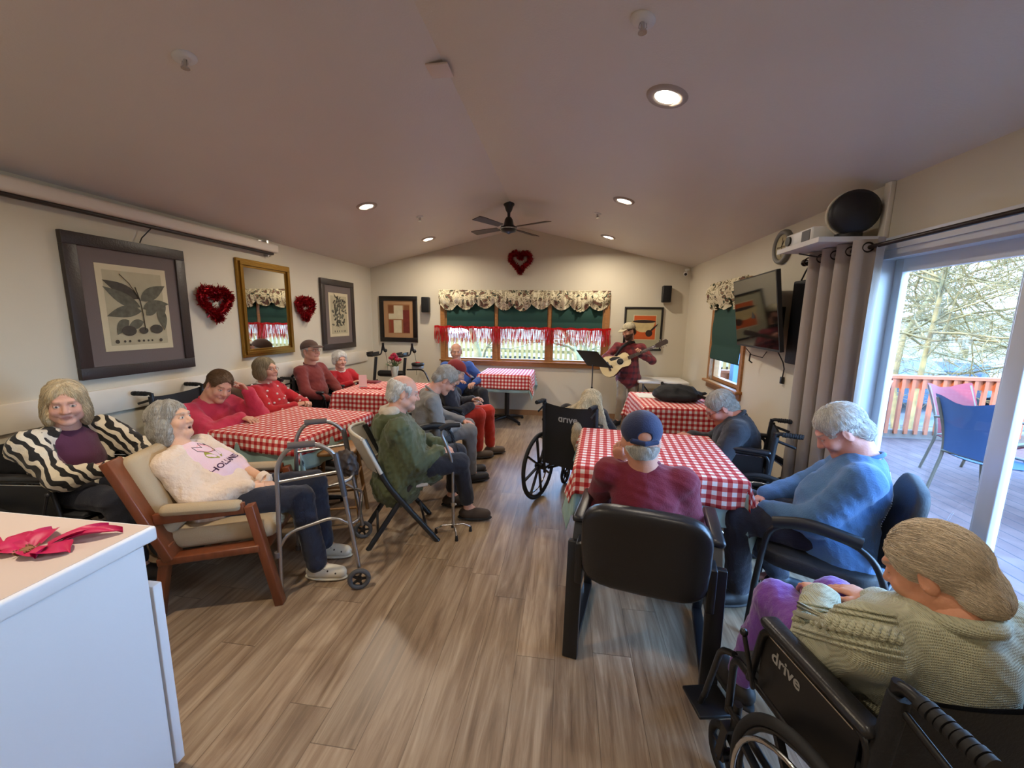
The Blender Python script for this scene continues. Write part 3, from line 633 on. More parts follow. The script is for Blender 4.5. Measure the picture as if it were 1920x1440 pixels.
# shelf with projector and fan
t = thing('corner_shelf', 'white wall shelf above the curtain carrying the projector', 'shelf', (0, 0, 0))
MB().bb((1.50, 2.78, 2.095), (XR-.001, 3.26, 2.115)).build('shelf_board', mat('white_melamine', (206, 204, 202), .45), t)
MB().bb((1.50, 2.765, 2.09), (XR-.001, 2.78, 2.12)).bb((1.49, 2.765, 2.09), (1.50, 3.26, 2.12)).build('edge_strip', mat('white_melamine', (206, 204, 202), .45), t)
t = thing('projector', 'white box projector with round lens on the wall shelf', 'projector', (0, 0, 0))
MB().bb((1.53, 2.92, 2.12), (1.78, 3.24, 2.215), r=.012).build('housing', M_WHITE, t)
MB().cyl((1.534, 3.19, 2.168), (1.518, 3.19, 2.168), .032).build('lens', M_BLACK, t)
MB().bb((1.526, 2.94, 2.135), (1.531, 3.03, 2.20)).build('vent_grille', mat('grey_grille', (90, 90, 92), .6), t)
t = thing('desk_fan', 'black round fan with pale rim standing on the shelf beside the projector', 'fan', (1.70, 2.85, 2.12)); N = Vector((-.25, -1, .0)).normalized()
c = Vector((0, 0, .145)); MB().lathe([(.04, -.0), (.122, .02), (.128, .06), (.10, .085), (0, .10)], c-N*.0, N, n=32).build('guard', mat('fan_guard_black', (16, 18, 24), .5), t)
MB().torus(c+N*.015, N, .129, .008, n=40).lathe([(.07, -.06), (.12, .0), (.127, .02)], c, N, n=32).build('rim', mat('fan_shell_white', (206, 198, 180), .5), t)
MB().cyl((0, 0, 0), (0, 0, .03), .07).bar((0, .0, .0), c-N*.02, .05, .03).build('stand', M_BLACK, t)
MB().add([tuple(c+N*.094+Vector(p)) for p in ((.05, 0, .03), (.09, 0, .025), (.09, 0, .05), (.05, 0, .055))], [(0, 1, 2, 3)]).build('sticker', mat('paper_white', (224, 220, 210), .7), t)
tag(MB().bb((XR-.03, 2.74, 2.10), (XR-.001, 2.79, 2.42), r=.004).build('cable_cover', M_TRIMW), 'white vertical cable cover rising from the shelf to the ceiling', 'cable cover')
tag(MB().tube([(1.62, 3.22, 2.09), (1.68, 3.1, 2.05), (1.74, 3.02, 2.06), (1.80, 2.9, 2.09)], .005).build('hanging_cable', M_BLACK), 'dark cable looping under the wall shelf', 'cable')
# hanging black bag
t = thing('garment_bag', 'long black bag hanging from cords between television and curtain', 'bag', (1.80, 3.42, 0))
MB().bb((-.025, -.14, 1.28), (.035, .14, 1.93), r=.012).build('pouch', mat('black_nylon', (24, 27, 33), .6, bump=.2, bscale=30), t)
MB().tube([(-.01, .06, 1.93), (.0, .03, 2.0), (.03, .0, 2.085)], .006).tube([(-.01, -.06, 1.93), (.0, -.01, 2.0), (.03, .0, 2.085)], .006).build('cord', M_BLACK, t)
# curtain and rod
M_CURT = mat('taupe_curtain', (158, 148, 140), .85, bump=.12, bscale=220)
t = thing('curtain', 'taupe floor length curtain with dark grommets beside the patio door', 'curtain', (1.73, 0, 0)); m = MB()
def cf(u, v):
    y = 3.28-.66*u; ph = u*PI*2*4.5; am = .045*(1-.25*v); return (am*math.sin(ph)-.01+.01*math.sin(3*v+ph), y+.02*math.sin(ph*2)*(.5+v)-.05*(v)*(u-.5), 2.09-2.05*v)
m.grid(cf, 120, 30); m.grid(lambda u, v: (cf(u, v)[0]+.004, cf(u, v)[1], cf(u, v)[2]), 120, 30); m.build('curtain_panel', M_CURT, t)
for k in range(9):
    u = (k)/9+.0; p = cf(u, .02); MB().torus((p[0], p[1], 2.045), (.25, 1, 0), .026, .005, n=20, m=6).build('grommet', mat('dark_bronze', (46, 38, 36), .35, .7), t)
t = thing('curtain_rod', 'dark metal curtain rod running above the patio door', 'curtain rod', (1.73, 0, 2.045))
MB().cyl((0, 3.33, 0), (0, .6, 0), .0125).build('rod', mat('dark_bronze', (46, 38, 36), .35, .7), t); MB().ball((0, 3.345, 0), .026).build('finial', mat('dark_bronze', (46, 38, 36), .35, .7), t)
MB().bar((0, 1.85, -.01), (.12, 1.85, -.01), .02, .02).box((.118, 1.85, -.0), (.01, .04, .08)).build('bracket', mat('dark_bronze', (46, 38, 36), .35, .7), t)
# ================================================================== TABLES
M_GING = mat('red_white_gingham', (255, 255, 255), .85)
n = NT(M_GING); at = n.add('Attribute', attribute_name='cloth_uv'); sx = n.add('SeparateXYZ'); n.link(at.outputs['Vector'], sx.inputs[0])
def st(o):   # 1 = red stripe
    return n.math('LESS_THAN', n.math('FRACT', n.math('DIVIDE', o, .0508)), .5)
a, b = st(sx.outputs[0]), st(sx.outputs[1])
sm_ = n.math('MULTIPLY', n.math('ADD', a, b), .5)
rp = n.add('ValToRGB'); rp.color_ramp.interpolation = 'CONSTANT'; n.link(n.math('ADD', sm_, .1), rp.inputs[0]); e = rp.color_ramp.elements
e[0].position = 0; e[0].color = lin((238, 226, 220))+(1,); e[1].position = .4; e[1].color = lin((206, 104, 98))+(1,); q = e.new(.9); q.color = lin((172, 22, 32))+(1,)
n.link(rp.outputs[0], n.b.inputs['Base Color'])
M_UNDER = mat('pale_blue_vinyl', (158, 186, 184), .4, spec=.5, bump=.1, bscale=9)
n = NT(M_UNDER); at = n.add('Attribute', attribute_name='cloth_uv'); vo = n.add('TexVoronoi'); vo.inputs['Scale'].default_value = 5.5; n.link(at.outputs['Vector'], vo.inputs['Vector'])
nz = n.add('TexNoise'); nz.inputs['Scale'].default_value = 24; n.link(at.outputs['Vector'], nz.inputs['Vector'])
mk = n.math('MULTIPLY', n.math('LESS_THAN', vo.outputs['Distance'], .13), n.math('GREATER_THAN', nz.outputs['Fac'], .5))
n.link(n.mix(mk, lin((158, 188, 186))+(1,), lin((34, 44, 52))+(1,)), n.b.inputs['Base Color'])
def cloth(name, mt, c, rz, a, b, z, drop, label, cat, seed=0, flare=.05, th=.0025, amp=.012, grp='red gingham tablecloths', dz=None):
    """square cloth over a table top a x b (half sizes), hanging by drop, loose pointed corners"""
    r = random.Random(seed); ph = [r.uniform(0, 6) for _ in range(6)]; st_ = .0127*2
    nu = int(round((a+drop)*2/st_)); nv = int(round((b+drop)*2/st_)); V = []; UV = []
    dz = dz or (0, 0, 0, 0)
    for i in range(nu+1):
        for j in range(nv+1):
            u, v = -(a+drop)+2*(a+drop)*i/nu, -(b+drop)+2*(b+drop)*j/nv
            du, dv = max(abs(u)-a, 0), max(abs(v)-b, 0); su, sv = (1 if u > 0 else -1), (1 if v > 0 else -1)
            e_ = .012
            if du == 0 and dv == 0:
                p = (u, v, z+.0008*math.sin(17*u+ph[0])*math.sin(13*v+ph[1]))
            elif dv == 0 or du == 0:
                d = du if dv == 0 else dv; s = v if dv == 0 else u
                w_ = amp*(d/drop)*math.sin(s*21+ph[2]+3*math.sin(s*5+ph[3]))+flare*d*.9
                if dv == 0: p = (su*(a+min(d, e_)*.7+w_), v, z-max(d-e_*.4, 0)*.985)
                else: p = (u, sv*(b+min(d, e_)*.7+w_), z-max(d-e_*.4, 0)*.985)
            else:
                L = math.hypot(du, dv); an = math.atan2(dv, du); fold = math.sin(an*2)
                rr = L*.20*(1-.35*fold)+.035*math.sin(an*4+ph[4])*(L/drop)*.35+.006
                p = (su*(a+rr*math.cos(an)+flare*L*.6*math.cos(an)), sv*(b+rr*math.sin(an)+flare*L*.6*math.sin(an)), z-L*(.97))
            V.append(p); UV.append((u, v, 0))
    W_ = nv+1; N_ = len(V)
    Fc = [(i*W_+j, (i+1)*W_+j, (i+1)*W_+j+1, i*W_+j+1) for i in range(nu) for j in range(nv)]
    m = MB(); m.add(V, Fc, 0, True); o = m.build(name, mt, None, c); o.rotation_euler = (0, 0, rz)
    at = o.data.attributes.new('cloth_uv', 'FLOAT_VECTOR', 'POINT'); at.data.foreach_set('vector', [k for q in UV for k in q])
    sm = o.modifiers.new('thickness', 'SOLIDIFY'); sm.thickness = th; sm.offset = -1
    return tag(o, label, cat, grp)
M_TOPW = mat('wood_laminate', (150, 112, 70), .4, var=.15, vscale=6)
def ped_table(c, rz, a, b, h, label, base=True):
    t = thing('dining_table', label, 'table', (c[0], c[1], 0), rz, 'square tables')
    MB().bb((-a+.004, -b+.004, h-.03), (a-.004, b-.004, h-.001), r=.01).build('tabletop', M_TOPW, t)
    MB().cyl((0, 0, .06), (0, 0, h-.03), .038).cyl((0, 0, h-.05), (0, 0, h-.03), .12).build('pedestal', M_BLACKM, t)
    for k in range(4):
        d = Vector((math.cos(k*PI/2+PI/4), math.sin(k*PI/2+PI/4), 0))
        MB().tube([d*.02+Vector((0, 0, .075)), d*.16+Vector((0, 0, .06)), d*.32+Vector((0, 0, .03))], [.032, .026, .02]).cyl(d*.315, d*.315+Vector((0, 0, .02)), .022).build('foot', M_BLACKM, t)
    return t
TB = {'A': ((-2.15, 2.93), -.12, .405, .435, .755), 'B': ((-2.15, 4.58), 0, .43, .42, .755), 'C': ((-.89, 6.18), 0, .385, .38, .785), 'D': ((.58, 2.68), -.09, .46, .43, .755), 'E': ((1.19, 4.50), .02, .40, .42, .755)}
TL = {'A': 'square table under gingham cloth by the left wall, nearest of that row', 'B': 'square table under gingham cloth carrying the rose vase', 'C': 'square pedestal table below the back window', 'D': 'square table behind the man in the navy cap', 'E': 'square table carrying the black bag and paper, right side'}
CLB = {'A': 'red gingham tablecloth on the left table behind the walker', 'B': 'red gingham tablecloth under the rose vase', 'C': 'red gingham tablecloth below the back window', 'D': 'red gingham tablecloth in front of the man in the navy cap', 'E': 'red gingham tablecloth under the black bag'}
DROP = {'A': .125, 'B': .27, 'C': .22, 'D': .17, 'E': .30}
for k, ((x, y), rz, a, b, h) in TB.items():
    ped_table((x, y), rz, a, b, h, TL[k])
    if k in 'ADC':
        cloth('under_cloth', M_UNDER, (x, y, 0), rz, a, b, h+.003, DROP[k]+(.12 if k != 'C' else .05), {'A': 'pale blue vinyl undercloth below the left gingham tablecloth', 'D': 'pale blue vinyl undercloth hanging below the gingham by the navy cap man', 'C': 'pale undercloth edge below the gingham by the back window'}[k], 'tablecloth', seed=4, flare=.02, th=.001, grp='pale vinyl undercloths')
    cloth('tablecloth', M_GING, (x, y, 0), rz, a+.004, b+.004, h+.007, DROP[k], CLB[k], 'tablecloth', seed=ord(k), flare=.09, th=.001)
# white folding table in the far right corner
t = thing('folding_table', 'white folding table in the back right corner behind the guitarist', 'table', (1.44, 6.33, 0))
MB().bb((-.36, -.26, .69), (.36, .26, .73), r=.012).build('tabletop', M_WHITE, t)
for sx in (-.28, .28):
    for sy in (-.2, .2): MB().tube([(sx, sy, .69), (sx, sy*1.05, 0)], .013).build('leg', mat('grey_steel', (110, 110, 112), .4, .6), t)
MB().bar((-.28, -.2, .66), (.1, -.2, .2), .02, .02).build('brace', M_BLACKM, t)
# things on table E
t = thing('bag', 'slumped black fabric bag lying on the gingham table at right', 'bag', (1.20, 4.46, .766)); s = Sdf(.06)
s.el((0, 0, .05), (.25, .17, .07)).el((.04, .02, .09), (.17, .12, .075)).el((-.10, .0, .09), (.11, .10, .07)).rc((-.12, .03, .13), (-.15, .04, .175), .03, .018, .03).rc((.2, .02, .07), (.33, .04, .075), .02, .01, .03); s.nz = wrinkles(.014, 3, 26); s.plane((0, 0, .002), (0, 0, -1))
np_obj('pouch', [s.mesh(.007)], mat('black_canvas', (20, 21, 25), .8, bump=.2, bscale=90), t)
MB().tube([(.18, -.1, .08), (.26, -.12, .05), (.34, -.05, .03), (.38, .04, .01)], .008, flat=2).build('strap', M_BLACK, t)
tag(MB().bb((-.105, -.14, 0), (.105, .14, .0015)).build('paper_sheet', mat('paper_white', (224, 220, 210), .7), None, (.93, 4.68, .7645)), 'sheet of white paper on the gingham table beside the black bag', 'paper')
# things on table B
t = thing('flower_vase', 'glass vase of deep pink roses on the gingham table', 'vase of flowers', (-2.12, 4.78, .764))
MB().lathe([(.034, 0), (.04, .03), (.036, .12), (.052, .235), (.050, .235), (.033, .12), (.03, .01)], n=24).build('vase', mat('vase_glass', (196, 205, 196), .08, alpha=.55), t)
r = random.Random(8); M_ROSE = mat('rose_petal', (188, 20, 66), .55, sheen=.3); M_STEM = mat('rose_stem', (60, 86, 44), .6)
for k in range(12):
    a = r.uniform(0, 6.28); q = r.uniform(0, .1) if k else 0; h_ = .36-q*.6+r.uniform(-.01, .02); c = Vector((q*math.cos(a), q*math.sin(a), h_))
    MB().tube([(0, 0, .02), (c.x*.35, c.y*.35, .2), c], .003, n=5).build('stem', M_STEM, t); m = MB()
    for j in range(9):
        b = j*2.4; rr = .008+.0022*j; d = Vector((math.cos(b), math.sin(b), 0)); s_ = Vector((-math.sin(b), math.cos(b), 0))
        m.grid(lambda u, v: tuple(c+d*(rr*math.sin(v*2.1)+.002)+s_*(u-.5)*.034*math.sin(.5+v*2)+Vector((0, 0, -.012+.034*v-.010*(2*u-1)**2))), 4, 4)
    m.build('rose', M_ROSE, t)
m = MB()
for k in range(16):
    a = r.uniform(0, 6.28); p = Vector((math.cos(a)*.05, math.sin(a)*.05, .25+r.uniform(-.03, .03))); d = Vector((math.cos(a), math.sin(a), .5)); s_ = d.cross(Vector((0, 0, 1))).normalized()*.016
    m.add([p, p+d*.03+s_, p+d*.07, p+d*.03-s_], [(0, 1, 2, 3)])
m.build('leaves', mat('rose_leaf', (62, 96, 48), .6), t)
t = thing('menu_card_stand', 'upright pink and white card stand on the gingham table', 'card stand', (-2.40, 4.50, .764))
MB().box((0, 0, .075), (.09, .004, .15), rot=Matrix.Rotation(.4, 3, 'Z')).build('card', mat('pink_card', (226, 190, 186), .5), t); MB().box((0, 0, .006), (.09, .05, .012), rot=Matrix.Rotation(.4, 3, 'Z')).build('base', mat('clear_acrylic', (220, 200, 200), .1, alpha=.5), t)
m = MB(); r = random.Random(2)
for k in range(60): m.ball((r.uniform(-.13, .13), r.gauss(0, .012), .008), (.012, .008, .006), n=5, m=3)
tag(m.build('red_garland', mat('red_bead', (196, 40, 44), .35), None, (-2.26, 4.42, .764)), 'short red beaded garland lying in front of the card stand', 'garland')
tag(MB().lathe([(.0, .002), (.08, .002), (.10, .012), (.10, .008), (.08, 0)], n=28).build('plate', mat('white_paper_plate', (226, 216, 206), .6), None, (-2.02, 4.66, .764)), 'white paper plate beside the rose vase', 'plate')
tag(MB().bb((-.1, -.07, 0), (.1, .07, .02), r=.006).build('tray', mat('maroon_tray', (120, 40, 50), .5), None, (-2.47, 4.86, .764)), 'maroon tray at the far left corner of the vase table', 'tray')
# white cabinet bottom left with fallen rose
t = thing('cabinet', 'white painted cabinet with pale top in the left foreground', 'cabinet', (-1.30, 1.06, 0)); M_CABW = mat('cabinet_white_paint', (226, 228, 232), .35)
MB().bb((-1.2, -1.3, .0), (-.012, -.040, .87)).build('body', M_CABW, t)
MB().bb((-1.22, -1.32, .87), (.0, .0, .92), r=.009).build('top_edge', M_CABW, t)
MB().bb((-1.21, -1.31, .9195), (-.012, -.012, .9215)).build('top_surface', mat('cabinet_top_laminate', (206, 190, 184), .45), t)
MB().bb((-.6, -.034, .03), (-.006, -.004, .72), r=.003).build('door', M_CABW, t); MB().bb((-1.19, -.034, .03), (-.61, -.004, .72), r=.003).build('door', M_CABW, t)
r = random.Random(4); t = thing('fallen_rose', 'flattened deep pink rose head lying on the white cabinet', 'flower', (-1.50, .885, .922))
M_MAG = mat('magenta_petal', (186, 16, 84), .5)
def petal(cx, cy, an, L, W_, lift):
    ca, sa = math.cos(an), math.sin(an)
    def f(u, v):
        w_ = W_*math.sin(PI*(.12+.83*v))*(u-.5); l = L*v; return (cx+ca*l-sa*w_, cy+sa*l+ca*w_, .003+lift*math.sin(PI*v)*.5+.012*(2*u-1)**2*v+.004*math.sin(9*u+5*v))
    return MB().grid(f, 8, 8)
for i, a in enumerate(((-.03, -.01, 2.9, .11, .08, .03), (-.02, .01, 2.1, .09, .07, .035), (.01, .02, 1.0, .13, .05, .03), (.03, .04, .55, .14, .05, .035), (.02, -.005, .0, .10, .085, .02), (.0, -.01, -.5, .07, .06, .02), (-.01, -.01, 3.6, .07, .06, .02))): petal(*a).build('petal', M_MAG, t)
m = MB()
for k in range(60): a = r.uniform(0, 6.3); q = r.uniform(0, .02); m.tube([(0+q*math.cos(a), -.02+q*math.sin(a), .002), (q*1.5*math.cos(a), -.02+1.5*q*math.sin(a), .014)], .0018, n=4)
m.ball((0, -.02, .006), (.018, .018, .010)); m.build('flower_centre', mat('dried_stamen', (140, 96, 66), .8), t)
tag(MB().box((0, 0, .015), (.11, .05, .03), r=.012).build('black_case', M_BLACK, None, (-1.63, .80, .922)), 'small black rounded object at the left edge on the white cabinet', 'case')
# wooden stool tucked at the left table
M_STOOL = mat('honey_stool_wood', (150, 108, 62), .4, var=.2, vscale=9, stretch=(5, 5, 1))
t = thing('wooden_stool', 'honey coloured wooden stool with rungs under the left table corner', 'stool', (-1.72, 2.78, 0), .35)
MB().box((0, 0, .60), (.32, .32, .035), r=.015).build('seat', M_STOOL, t)
for sx in (-1, 1):
    for sy in (-1, 1): MB().tube([(sx*.12, sy*.12, .59), (sx*.18, sy*.18, 0)], [.018, .015]).build('leg', M_STOOL, t)
for z_, q_ in ((.18, .165), (.34, .148)):
    for sgn in (-1, 1): MB().cyl((-q_, sgn*q_, z_), (q_, sgn*q_, z_), .009).build('rung', M_STOOL, t); MB().cyl((sgn*q_, -q_, z_+.05), (sgn*q_, q_, z_+.05), .009).build('rung', M_STOOL, t)
# ================================================================== CHAIRS, WHEELCHAIRS, WALKING AIDS
M_UPH = mat('black_nylon_upholstery', (22, 24, 29), .65, bump=.15, bscale=120)
M_VIN = mat('black_vinyl', (30, 30, 33), .33, bump=.08, bscale=160)
def dline(m, a, b, c, d, mi=0): m.add([a, b, c, d], [(0, 1, 2, 3)], mi)
def wheelchair(loc, f, label, text=None, backh=.92, panel_text=None, W=.46, small=False, grips=True, lod=1):
    """local frame: +y forward, origin on the floor below the big axle"""
    t = thing('wheelchair', label, 'wheelchair', (loc[0], loc[1], 0), head_rz(*f), 'black wheelchairs'); h = W/2; xw = h+.065; Rw = .305
    for s in (-1, 1):
        wo = MB().torus((s*xw, 0, Rw), (1, 0, 0), Rw-.016, .016, n=48, m=8).build('wheel', M_RUBBER, t)
        MB().torus((s*xw, 0, Rw), (1, 0, 0), Rw-.036, .009, n=40, m=6).build('rim', M_BLACKM, wo)
        for k in range(8):
            a = k*PI/4+.2; MB().bar((s*xw, 0, Rw), (s*xw, math.cos(a)*(Rw-.04), Rw+math.sin(a)*(Rw-.04)), .014, .02, up=(1, 0, 0)).build('spoke', M_BLACKM, wo)
        MB().cyl((s*(xw-.04), 0, Rw), (s*(xw+.03), 0, Rw), .03).build('hub', M_BLACKM, wo)
        MB().torus((s*(xw+.035), 0, Rw), (1, 0, 0), Rw-.055, .007, n=40, m=6).build('hand_rim', M_CHROME if lod else M_BLACKM, wo)
        co = MB().torus((s*(h-.01), .43, .10), (1, 0, 0), .085, .015, n=24, m=6).build('caster', M_RUBBER, t)
        m = MB().cyl((s*(h-.01)-.02, .43, .10), (s*(h-.01)+.02, .43, .10), .02)
        for k in range(6): a = k*PI/3; m.bar((s*(h-.01), .43, .10), (s*(h-.01), .43+math.cos(a)*.08, .10+math.sin(a)*.08), .01, .012, up=(1, 0, 0))
        m.build('caster_hub', M_BLACKM, co)
        MB().bar((s*(h-.01)-.03, .43, .10), (s*(h-.01)-.03, .41, .235), .006, .03).bar((s*(h-.01)+.03, .43, .10), (s*(h-.01)+.03, .41, .235), .006, .03).box((s*(h-.01), .41, .24), (.07, .04, .012)).cyl((s*(h-.01), .405, .24), (s*(h-.01), .40, .34), .014).build('caster_fork', M_BLACKM, co)
        fr = MB().tube(rounded([(s*h, .43, .28), (s*h, .43, .50), (s*h, -.02, .50)], .05), .0125).tube([(s*h, .43, .30), (s*h, -.02, .30)], .0125).tube([(s*h, -.02, .26), (s*h, -.05, backh)], .0125)
        fr.tube(rounded([(s*h, .43, .50), (s*h, .50, .46), (s*(h-.02), .60, .16)], .05), .011); fr.build('side_frame', M_BLACKM, t)
        if grips:
            g = MB().tube(rounded([(s*h, -.045, backh-.06), (s*h, -.05, backh), (s*h, -.20, backh-.01)], .03), .013).build('push_handle', M_BLACKM, t)
            gp = MB(); 
            for k in range(9): gp.cyl((s*h, -.09-.013*k, backh-.004), (s*h, -.10-.013*k, backh-.005), .018 if k % 2 else .0165)
            gp.build('grip', M_RUBBER, g)
            MB().tube([(s*h, -.06, backh-.05), (s*h, -.09, backh-.06), (s*h, -.17, backh-.085)], .006, flat=1.6).build('brake_lever', M_BLACK, g)
        ar = MB().tube(rounded([(s*(h+.01), -.03, .52), (s*(h+.01), -.03, .72), (s*(h+.01), .30, .72), (s*(h+.01), .34, .50)], .05), .0115).build('armrest', M_BLACKM, t)
        MB().box((s*(h+.01), .13, .742), (.055, .34, .03), r=.013).build('arm_pad', M_VIN, ar)
        sg = MB().bb((s*(h+.004)-.002, .0, .515), (s*(h+.004)+.002, .31, .70)).build('skirt_guard', M_BLACK, ar)
        MB().bb((s*(h+.01)-.003, .01, .70), (s*(h+.01)+.003, .30, .704)).build('edge_piping', M_CHROME, ar)
        if panel_text and s < 0:
            V, Fc = text_mesh(panel_text, .052); MB().add([(s*(h+.004)-.004, .215-v.x*1.0, .655+v.y) for v in V], Fc).build('lettering', mat('lettering_grey', (206, 204, 198), .5), sg)
        fp = MB().box((s*(h-.06), .63, .10), (.15, .14, .015), r=.006).tube([(s*(h-.02), .60, .17), (s*(h-.02), .62, .11)], .01).build('footrest', M_BLACK, t)
        MB().tube([(s*(h+.02), .31, .50), (s*(h+.045), .29, .56), (s*(h+.05), .33, .66)], .007).ball((s*(h+.05), .335, .67), .012).build('wheel_lock', M_BLACKM, t)
    MB().bar((-h, .05, .28), (h, .05, .49), .02, .02).bar((h, .05, .28), (-h, .05, .49), .02, .02).build('cross_brace', M_BLACKM, t)
    MB().grid(lambda u, v: (-h+W*u, 0+.43*v, .515-.02*math.sin(PI*u)), 8, 6).grid(lambda u, v: (-h+W*u, .43*v, .50-.02*math.sin(PI*u)), 8, 6).bb((-h+.02, .02, .50), (h-.02, .42, .53), r=.012).build('seat', M_UPH, t)
    zb = .36 if text else .50
    m = MB()
    def bk(u, v): return (-h+W*u, -.025-.03*v-.025*math.sin(PI*u), zb+(backh-.045-zb)*v+.02*v*(2*u-1)**2)
    m.grid(bk, 14, 8); m.grid(lambda u, v: (bk(u, v)[0], bk(u, v)[1]-.012, bk(u, v)[2]), 14, 8)
    for u in (0, 1): m.tube([bk(u, v/6) for v in range(7)], .02)
    bo = m.build('backrest', M_UPH, t)
    if text:
        V, Fc = text_mesh(text, .085); V = [Vector((v.x, v.y)) for v in V]
        MB().add([(v.x, -.025-.03*.75-.025*math.sin(PI*min(max((v.x+h)/W, 0), 1))-.0145, .79+v.y) for v in V], [tuple(q) for q in Fc]).build('lettering', mat('lettering_grey', (206, 204, 198), .5), bo)
    return t
WC1 = wheelchair((-2.98, 1.86), (1, .12), 'black wheelchair under the woman in the zebra cardigan')
WC3 = wheelchair((-3.08, 2.86), (1, .06), 'black wheelchair under the woman in the pink sweatshirt, by the wall', backh=1.0)
WC12 = wheelchair((.07, 3.35), (.40, .92), 'black wheelchair seen from behind under the long haired woman', text='drive', backh=.93)
WC14 = wheelchair((1.44, 3.03), (-.92, .38), 'black wheelchair beside the curtain under the man in the dark jacket', backh=.88)
WC16 = wheelchair((.93, .91), (-.20, .98), 'black wheelchair in the right foreground under the woman in the knit sweater', panel_text='drive', backh=.885, W=.50)
WC5 = wheelchair((-3.02, 4.40), (1, .05), 'dark wheelchair under the man in the brown cap, mostly hidden', backh=.9)
# tan wooden armchair
M_WOOD = mat('cherry_stained_wood', (118, 62, 34), .35, var=.18, vscale=7, stretch=(6, 6, 1)); M_TAN = mat('tan_upholstery', (176, 156, 126), .9, bump=.2, bscale=220)
t = thing('armchair', 'wooden armchair with tan upholstery under the woman in the cream cardigan', 'chair', (-1.93, 2.03, 0), head_rz(.94, .33))
for s in (-1, 1):
    MB().bar((s*.29, .31, 0), (s*.29, .20, .60), .045, .055, 0, .006, up=(1, 0, 0)).build('leg', M_WOOD, t)
    MB().bar((s*.29, -.28, 0), (s*.29, -.20, .42), .045, .05, 0, .006, up=(1, 0, 0)).build('leg', M_WOOD, t)
    MB().bar((s*.29, .24, .36), (s*.29, -.24, .33), .04, .08, 0, .006, up=(1, 0, 0)).build('side_rail', M_WOOD, t)
    MB().bar((s*.30, .18, .59), (s*.30, -.24, .56), .06, .03, 0, .006, up=(1, 0, 0)).build('armrest', M_WOOD, t)
    MB().bb((s*.30-.035, -.21, .575), (s*.30+.035, .17, .635), r=.03).build('arm_pad', M_TAN, t)
    MB().bar((s*.29, -.18, .34), (s*.29, -.40, .88), .045, .10, 0, .006, up=(1, 0, 0)).build('back_post', M_WOOD, t)
MB().box((0, .02, .415), (.52, .56, .11), r=.045, rot=Matrix.Rotation(.06, 3, 'X'), seg=4).build('seat', M_TAN, t)
MB().box((0, -.29, .66), (.53, .09, .46), r=.04, rot=Matrix.Rotation(.38, 3, 'X'), seg=4).build('backrest', M_TAN, t)
MB().bar((-.29, .24, .34), (.29, .24, .34), .03, .07, 0, .005).bar((-.29, -.24, .33), (.29, -.24, .33), .03, .07, 0, .005).build('front_rail', M_WOOD, t)
# folding chair
M_FOLD = mat('folding_chair_plastic', (200, 192, 176), .45); M_FMET = mat('charcoal_steel_tube', (46, 48, 50), .4, .3)
t = thing('folding_chair', 'beige plastic folding chair with charcoal legs under the man in the green parka', 'chair', (-1.18, 2.70, 0), head_rz(.89, .45))
for s in (-1, 1):
    MB().tube(rounded([(s*.215, .24, 0), (s*.215, -.10, .47), (s*.205, -.235, .80)], .1), .013, flat=1.5).build('leg', M_FMET, t)
    MB().tube([(s*.185, -.24, 0), (s*.185, .06, .44)], .013, flat=1.5).build('leg', M_FMET, t)
m = MB()
def fb(u, v): a = (u-.5); return (a*.44*(1+.04*v), -.135-.11*v-.085*math.sin(PI*u), .56+.25*v+.02*math.sin(PI*u)*(v > .9))
m.grid(fb, 16, 6); m.grid(lambda u, v: (fb(u, v)[0], fb(u, v)[1]-.015, fb(u, v)[2]), 16, 6)
m.tube([fb(u/16, 1) for u in range(17)], .012).tube([fb(u/16, 0) for u in range(17)], .008).tube([fb(0, v/4) for v in range(5)], .014).tube([fb(1, v/4) for v in range(5)], .014); m.build('backrest', M_FOLD, t)
MB().box((0, .02, .415), (.33, .33, .025), r=.012).build('seat', M_FOLD, t)
MB().cyl((-.185, -.17, .11), (.185, -.17, .11), .009).cyl((-.215, .16, .12), (.215, .16, .12), .009).build('crossbar', M_FMET, t)
# sled base armchair under the navy cap man
t = thing('armchair', 'black vinyl armchair seen from behind under the man in the navy cap', 'chair', (.42, 1.93, 0), head_rz(.21, .98))
for s in (-1, 1):
    x = .30*s
    MB().bar((x, -.25, .03), (x, .27, .03), .032, .05, 0, .004, up=(1, 0, 0)).build('sled_runner', M_BLACKM, t)
    MB().bar((x, -.26, .0), (x, -.22, .58), .035, .07, 0, .004, up=(1, 0, 0)).build('leg', M_BLACKM, t)
    MB().bar((x, .27, .0), (x, .17, .62), .03, .045, 0, .004, up=(1, 0, 0)).build('leg', M_BLACKM, t)
    a_ = MB().bar((x, -.2, .55), (x, -.14, .645), .03, .04, up=(1, 0, 0)).bar((x, .17, .62), (x, .12, .645), .03, .04, up=(1, 0, 0)).build('arm_support', M_BLACKM, t)
    MB().box((x, .0, .662), (.062, .36, .034), r=.014).build('armrest', M_VIN, t)
    MB().box((x-.025*s, -.235, .50), (.035, .09, .20), r=.006).build('back_bracket', M_BLACKM, t)
